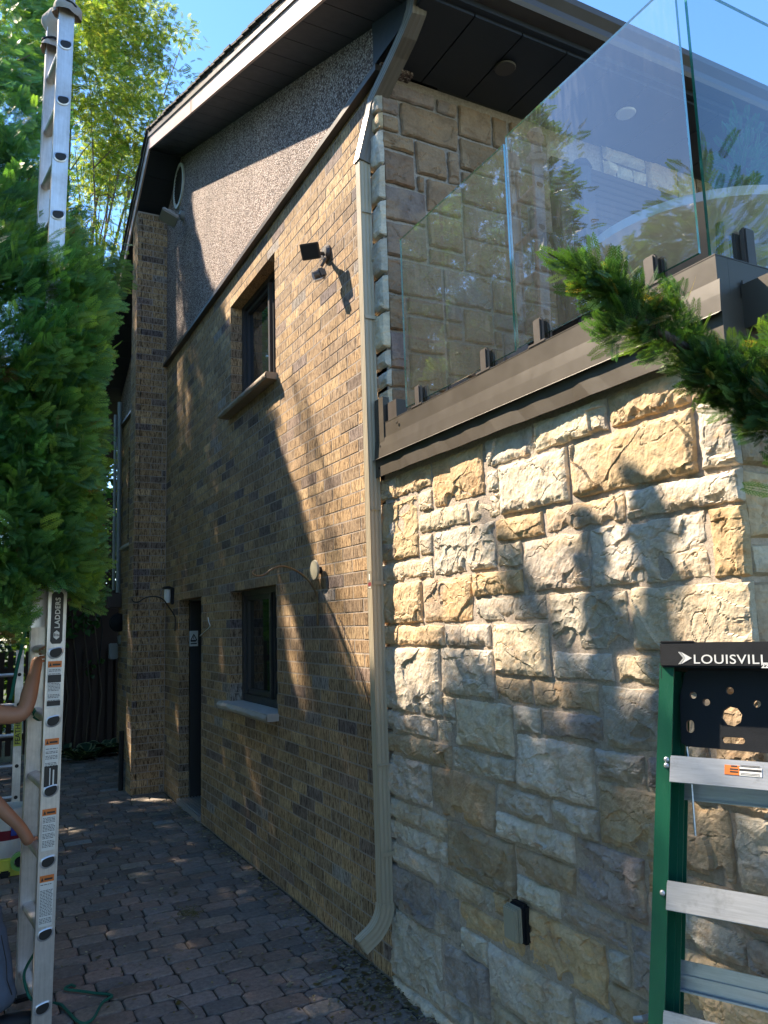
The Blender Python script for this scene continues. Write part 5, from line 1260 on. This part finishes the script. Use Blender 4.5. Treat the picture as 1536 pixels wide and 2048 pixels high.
def chan(x0,x1,z0,z1,side,name):
    """C-channel rail from ybot to ytop; x0 at top, x1 at bottom (outer edge)"""
    mb=MB(); w=.036; t=.004
    for (a,b,c,d) in ((0,w,z1-t,z1),(0,t,z0,z1-t),(0,w,z0,z0+t)):
        pts=[]
        for y,x in ((ybot,x1),(ytop,x0)):
            for (u,v) in ((a,c),(b,c),(b,d),(a,d)): pts.append(SM@Vector((x+side*u,y,v)))
        mb.add(pts,[(0,1,2,3),(7,6,5,4),(0,4,5,1),(1,5,6,2),(2,6,7,3),(3,7,4,0)])
    return mb.build(name,M_green,st)
wl=.0325
chan(xl(ytop)-wl,xl(ybot)-wl,-.075,0,1,'front_rail'); chan(xr(ytop)+wl,xr(ybot)+wl,-.075,0,-1,'front_rail')
chan(xl(ytop)-wl+.010,xl(ybot)-wl+.012,-.118,-.08,1,'rear_rail'); chan(xr(ytop)+wl-.01,xr(ybot)+wl-.012,-.118,-.08,-1,'rear_rail')
sy=[0,sl(1337,1763).y,sl(1326,2022).y]; d=sy[1]-sy[2]; sy+= [sy[2]-d,sy[2]-2*d]
for y in sy[:4]:
    a=xl(y)+.001;b=xr(y)-.001; mb=MB()
    M2=SM@Matrix.Translation((0,y,0))@Matrix.Rotation(-ln,4,'X')       # level tread
    mb.rbox((a,-.062,-.002),(b,-.002,.002),.001,None,M2); mb.rbox((a,-.004,-.078),(b,-.001,.002),.001,None,M2)
    for z in np.linspace(-.072,-.004,7): mb.box((a+.001,-.0012,z),(b-.001,.0022,z+.005),None,M2)
    mb.rbox((a,-.045,-.078),(b,-.003,-.075),.001,None,M2)
    mb.build('step',M_step,st)
for y,s in ((sy[0]-.075,.05),(sl(1330,1925,-.1).y-.02,.065),(sy[3]-.07,.05)):
    a=xl(y)+.0;b=xr(y)-.0; mb=MB().rbox((a,y-s/2,-.112),(b,y+s/2,-.107),.001,None,SM).rbox((a,y-.006,-.106),(b,y+.003,-.100),.001,None,SM).rbox((a,y-s/2,-.106),(b,y-s/2+.004,-.09),.001,None,SM)
    mb.build('rear_brace',M_step,st)
for (px,py) in ((1333,1519),(1333,1531),(1325,1786)):
    q_=sl(px,py,.001); MB().lathe([(0,0),(.0068,0),(.006,.0025),(.003,.004),(0,.0042)],(0,0,0),n=16,M=SM@Matrix.Translation((q_.x,q_.y,.0005))).build('rivet',M_step,st)
# top cap
a=sl(1325,1335,.0);bq=sl(1325,1286,.0)
cx0=a.x-.003; cx1=xr(ytop)+wl+.006; cy0=a.y; cy1=bq.y
cap=MB().rbox((cx0,cy0,-.125),(cx1,cy1,.012),.004,None,SM).rbox((cx0-.003,cy0-.03,-.12),(cx0+.003,cy0+.004,.0),.002,None,SM).rbox((cx0+.09,cy1-.001,-.12),(cx0+.13,cy1+.003,-.02),.001,None,SM).rbox((cx0,cy1-.002,-.12),(cx0+.085,cy1+.004,.010),.002,None,SM).build('top_cap',M_black,st)
q_=sl(1386,1327,.0125); h=(sl(1386,1309,.0125)-q_).length
text_mesh('LOUISVILLE',h*1.42,'cap_lettering',M_label,SM@Matrix.Translation((q_.x,q_.y,.0122)),cap,.0005,.0002,1.06,1.12)
q2=sl(1523,1335.5,.0125); text_mesh('225',.0135,'cap_number',M_label,SM@Matrix.Translation((q2.x,q2.y,.0122)),cap,.0005,.0007,1.05,1.1)
mb=MB(); o_=sl(1355,1316,.0125)
for k,(w0,w1) in enumerate(((0,.0016),(.0028,.0044))):
    for s in (-1,1):
        hh=.0155
        mb.prism([SM@Vector((o_.x+.002+w0,o_.y+s*hh,.0122)),SM@Vector((o_.x+.002+w1,o_.y+s*hh,.0122)),SM@Vector((o_.x+.014+w1,o_.y,.0122)),SM@Vector((o_.x+.014+w0,o_.y,.0122))],Vector(SMn)*.0006)
mb.prism([SM@Vector((o_.x+.0085,o_.y+.0155,.0122)),SM@Vector((o_.x+.035,o_.y,.0122)),SM@Vector((o_.x+.0085,o_.y-.0155,.0122)),SM@Vector((o_.x+.0195,o_.y,.0122))],Vector(SMn)*.0006)
mb.build('cap_emblem',M_label,cap)
# folded black shelf with holes
def curve_plate(outer,holes,M,t,name,mat,parent):
    c=bpy.data.curves.new(name,'CURVE'); c.dimensions='2D'; c.fill_mode='BOTH'; c.extrude=t/2
    for pl_ in [outer]+holes:
        s=c.splines.new('POLY'); s.points.add(len(pl_)-1); s.use_cyclic_u=True
        for i,p_ in enumerate(pl_): s.points[i].co=(p_[0],p_[1],0,1)
    o=bpy.data.objects.new('tmp',c); S.collection.objects.link(o); bpy.context.view_layer.update()
    me=bpy.data.meshes.new_from_object(o.evaluated_get(bpy.context.evaluated_depsgraph_get())); bpy.data.objects.remove(o)
    me.transform(M); me.materials.clear(); me.materials.append(mat); ob=bpy.data.objects.new(name,me); S.collection.objects.link(ob); adopt(ob,parent); return ob
dz=-.045; L_=lambda x,y:(lambda v:(v.x,v.y))(sl(x,y,dz))
def circ(x,y,r,n=20,sy_=1.): c=L_(x,y); r2=abs(L_(x+r,y)[0]-c[0]); return [(c[0]+r2*math.cos(2*math.pi*k/n+.2),c[1]+r2*sy_*math.sin(2*math.pi*k/n+.2)) for k in range(n)]
def slot(x,y,w,h_):
    a=L_(x-w/2,y+h_/2);b=L_(x+w/2,y-h_/2); r_=min(b[0]-a[0],b[1]-a[1])/2; out=[]
    for (cx,cy,s) in ((b[0]-r_,b[1]-r_,0),(a[0]+r_,b[1]-r_,1),(a[0]+r_,a[1]+r_,2),(b[0]-r_,a[1]+r_,3)):
        for k in range(6): t_=math.pi/2*(s+k/5); out.append((cx+r_*math.cos(t_),cy+r_*math.sin(t_)))
    return out
a=L_(1372,1340);b=L_(1361,1395);c=L_(1364,1492);
xrp=xr(ytop)-.02
outer=[(a[0]+.01,a[1]),(a[0],a[1]-.008),b,(c[0],c[1]+.008),(c[0]+.012,c[1]),(c[0]+.2,c[1]-.004),(xrp-.02,c[1]),(xrp,c[1]+.01),(xrp,a[1]-.01),(xrp-.02,a[1])]
curve_plate(outer,[circ(1388,1391,7),circ(1414,1405,7.5),circ(1461,1382,8),circ(1465,1433,21,8),slot(1382,1453,15,25),slot(1468,1481,46,10),circ(1515,1408,8)],SM@Matrix.Translation((0,0,dz)),.014,'paint_shelf',M_black,st)
MB().tube([SM@Vector((*L_(1369,1492),dz-.02)),SM@Vector((*L_(1376,1560),dz-.03)),SM@Vector((*L_(1383,1672),dz-.035))],.0028,n=7).build('spreader_rod',M_step,st)
a=sl(1449,1529,.003);b=sl(1479,1551,.003);c=sl(1524,1552,.003)
M2=SM@Matrix.Rotation(-ln,4,'X')
Mi=M2.inverted()
def fp(px,py): return Mi@Vector(px_p(px,py,M2@Vector((0,0,.003)),[M2[i][2] for i in range(3)]))
a=fp(1449,1529);b=fp(1479,1551);c=fp(1524,1554)
lb=MB().rbox((a.x,b.y,.0022),(b.x,a.y,.0032),.0004,None,M2).build('warning_label',M_orange,st)
MB().box((b.x,b.y,.0022),(c.x,a.y-.003,.0031),None,M2).build('white_label',M_label,lb)
mb=MB(); mb.box((b.x,b.y+.011,.0032),(c.x-.001,b.y+.016,.0035),None,M2).box((a.x+.012,b.y+.006,.0034),(b.x-.003,b.y+.009,.0037),None,M2).box((a.x+.012,b.y+.012,.0034),(b.x-.003,b.y+.015,.0037),None,M2).box((a.x+.014,b.y+.019,.0034),(b.x-.005,b.y+.022,.0037),None,M2)
for k in (2,5,20,23): mb.box((b.x+.002,b.y+.001*k,.0032),(c.x-.004,b.y+.001*k+.0012,.0035),None,M2)
mb.build('label_print',M_ink,lb)
# terrace furniture
fz=2.646
tb=thing('patio_table',(1.10,-1.24,fz),'round patio table with patterned rim on the terrace behind the glass','table')
MB().lathe([(0,.70),(.52,.70),(.56,.705),(.56,.745),(.52,.75),(0,.75)],(1.10,-1.24,fz),n=48).build('tabletop',M_galv,tb)
for k in range(4):
    a=math.pi/4+k*math.pi/2; MB().tube([(1.15+.35*math.cos(a),-1.25+.35*math.sin(a),fz),(1.15+.2*math.cos(a),-1.25+.2*math.sin(a),fz+.4),(1.15+.38*math.cos(a),-1.25+.38*math.sin(a),fz+.71)],.016,n=8).build('leg',M_iron,tb)
pt=thing('flower_pot',(1.27,-1.38,fz+.75),'white round planter with a small conifer on the patio table','planter')
MB().lathe([(0,0),(.10,0),(.15,.06),(.165,.16),(.17,.17),(.155,.17),(.15,.15),(0,.14)],(1.27,-1.38,fz+.75),n=32).build('pot',M_pot,pt)
rng=np.random.RandomState(4); P,d,_=crown_points([(1.27,-1.38,fz+1.12,.11,.11,.26)],220,rng,.2); foliage('plant',P,d+np.array([0,0,.6]),rng.uniform(.05,.09,220),np.tile([[.03,.12,.08]],(220,1)),M_cedar,pt,'frond',2)
chh=thing('garden_chair',(.62,-.85,fz),'dark folding garden chair leaning near the glass','chair')
def px6(a,b): return px_y(a,b,-.85)
MB().tube([px6(1150,655),px6(1138,590),px6(1110,530),px6(1085,500),px6(1092,470),px6(1103,468),px6(1118,510),px6(1135,560),px6(1150,640)],.020,n=8).build('frame',M_iron,chh)
mb=MB(); vs=[px6(1094,500),px6(1108,492),px6(1150,620),px6(1140,640)]; mb.prism(vs,(0,.02,0)); mb.build('backrest',M_shirt,chh)
MB().rbox((.55,-1.0,fz+.42),(.95,-.6,fz+.45),.01).build('seat',M_shirt,chh)
for x in (.57,.93):
    for y in (-.98,-.62): MB().tube([(x,y,fz),(x,y,fz+.42)],.012,n=8).build('leg',M_iron,chh)
lt=thing('reflection_post',(.62,-.5,fz),'dark post, brace and lantern shape added behind the glass for a reflection','lantern')  # solid shapes added to stand for a reflection in the railing
q_=lambda a,b:px_y(a,b,-.5)
A=q_(1172,480);Bq=q_(1170,375); MB().rbox((A[0]-.05,-.55,fz),(A[0]+.05,-.45,Bq[2]),.006).build('post',M_dwood,lt)
MB().tube([q_(1122,440),q_(1165,395)],.03,n=6).build('brace',M_dwood,lt); Cq=q_(1120,395); MB().rbox((Cq[0]-.04,-.54,fz),(Cq[0]+.04,-.46,Cq[2]+.02),.006).build('short_post',M_dwood,lt)
MB().lathe([(0,0),(.05,0),(.055,.10),(.065,.105),(.045,.15),(.01,.17),(0,.17)],(A[0],-.5,Bq[2]),n=8).build('lantern',M_iron,lt)
# hose bib-like silver fitting low in the wall
b=px_x(1293,2035,-.05); tag(MB().tube([(-.02,b[1],b[2]),(-.07,b[1],b[2]),(-.08,b[1]+.02,b[2]-.005)],[.008,.01,.008],n=10).build('wall_fitting',M_step),'small silver fitting sticking out of the stone beside the green rail','fitting')
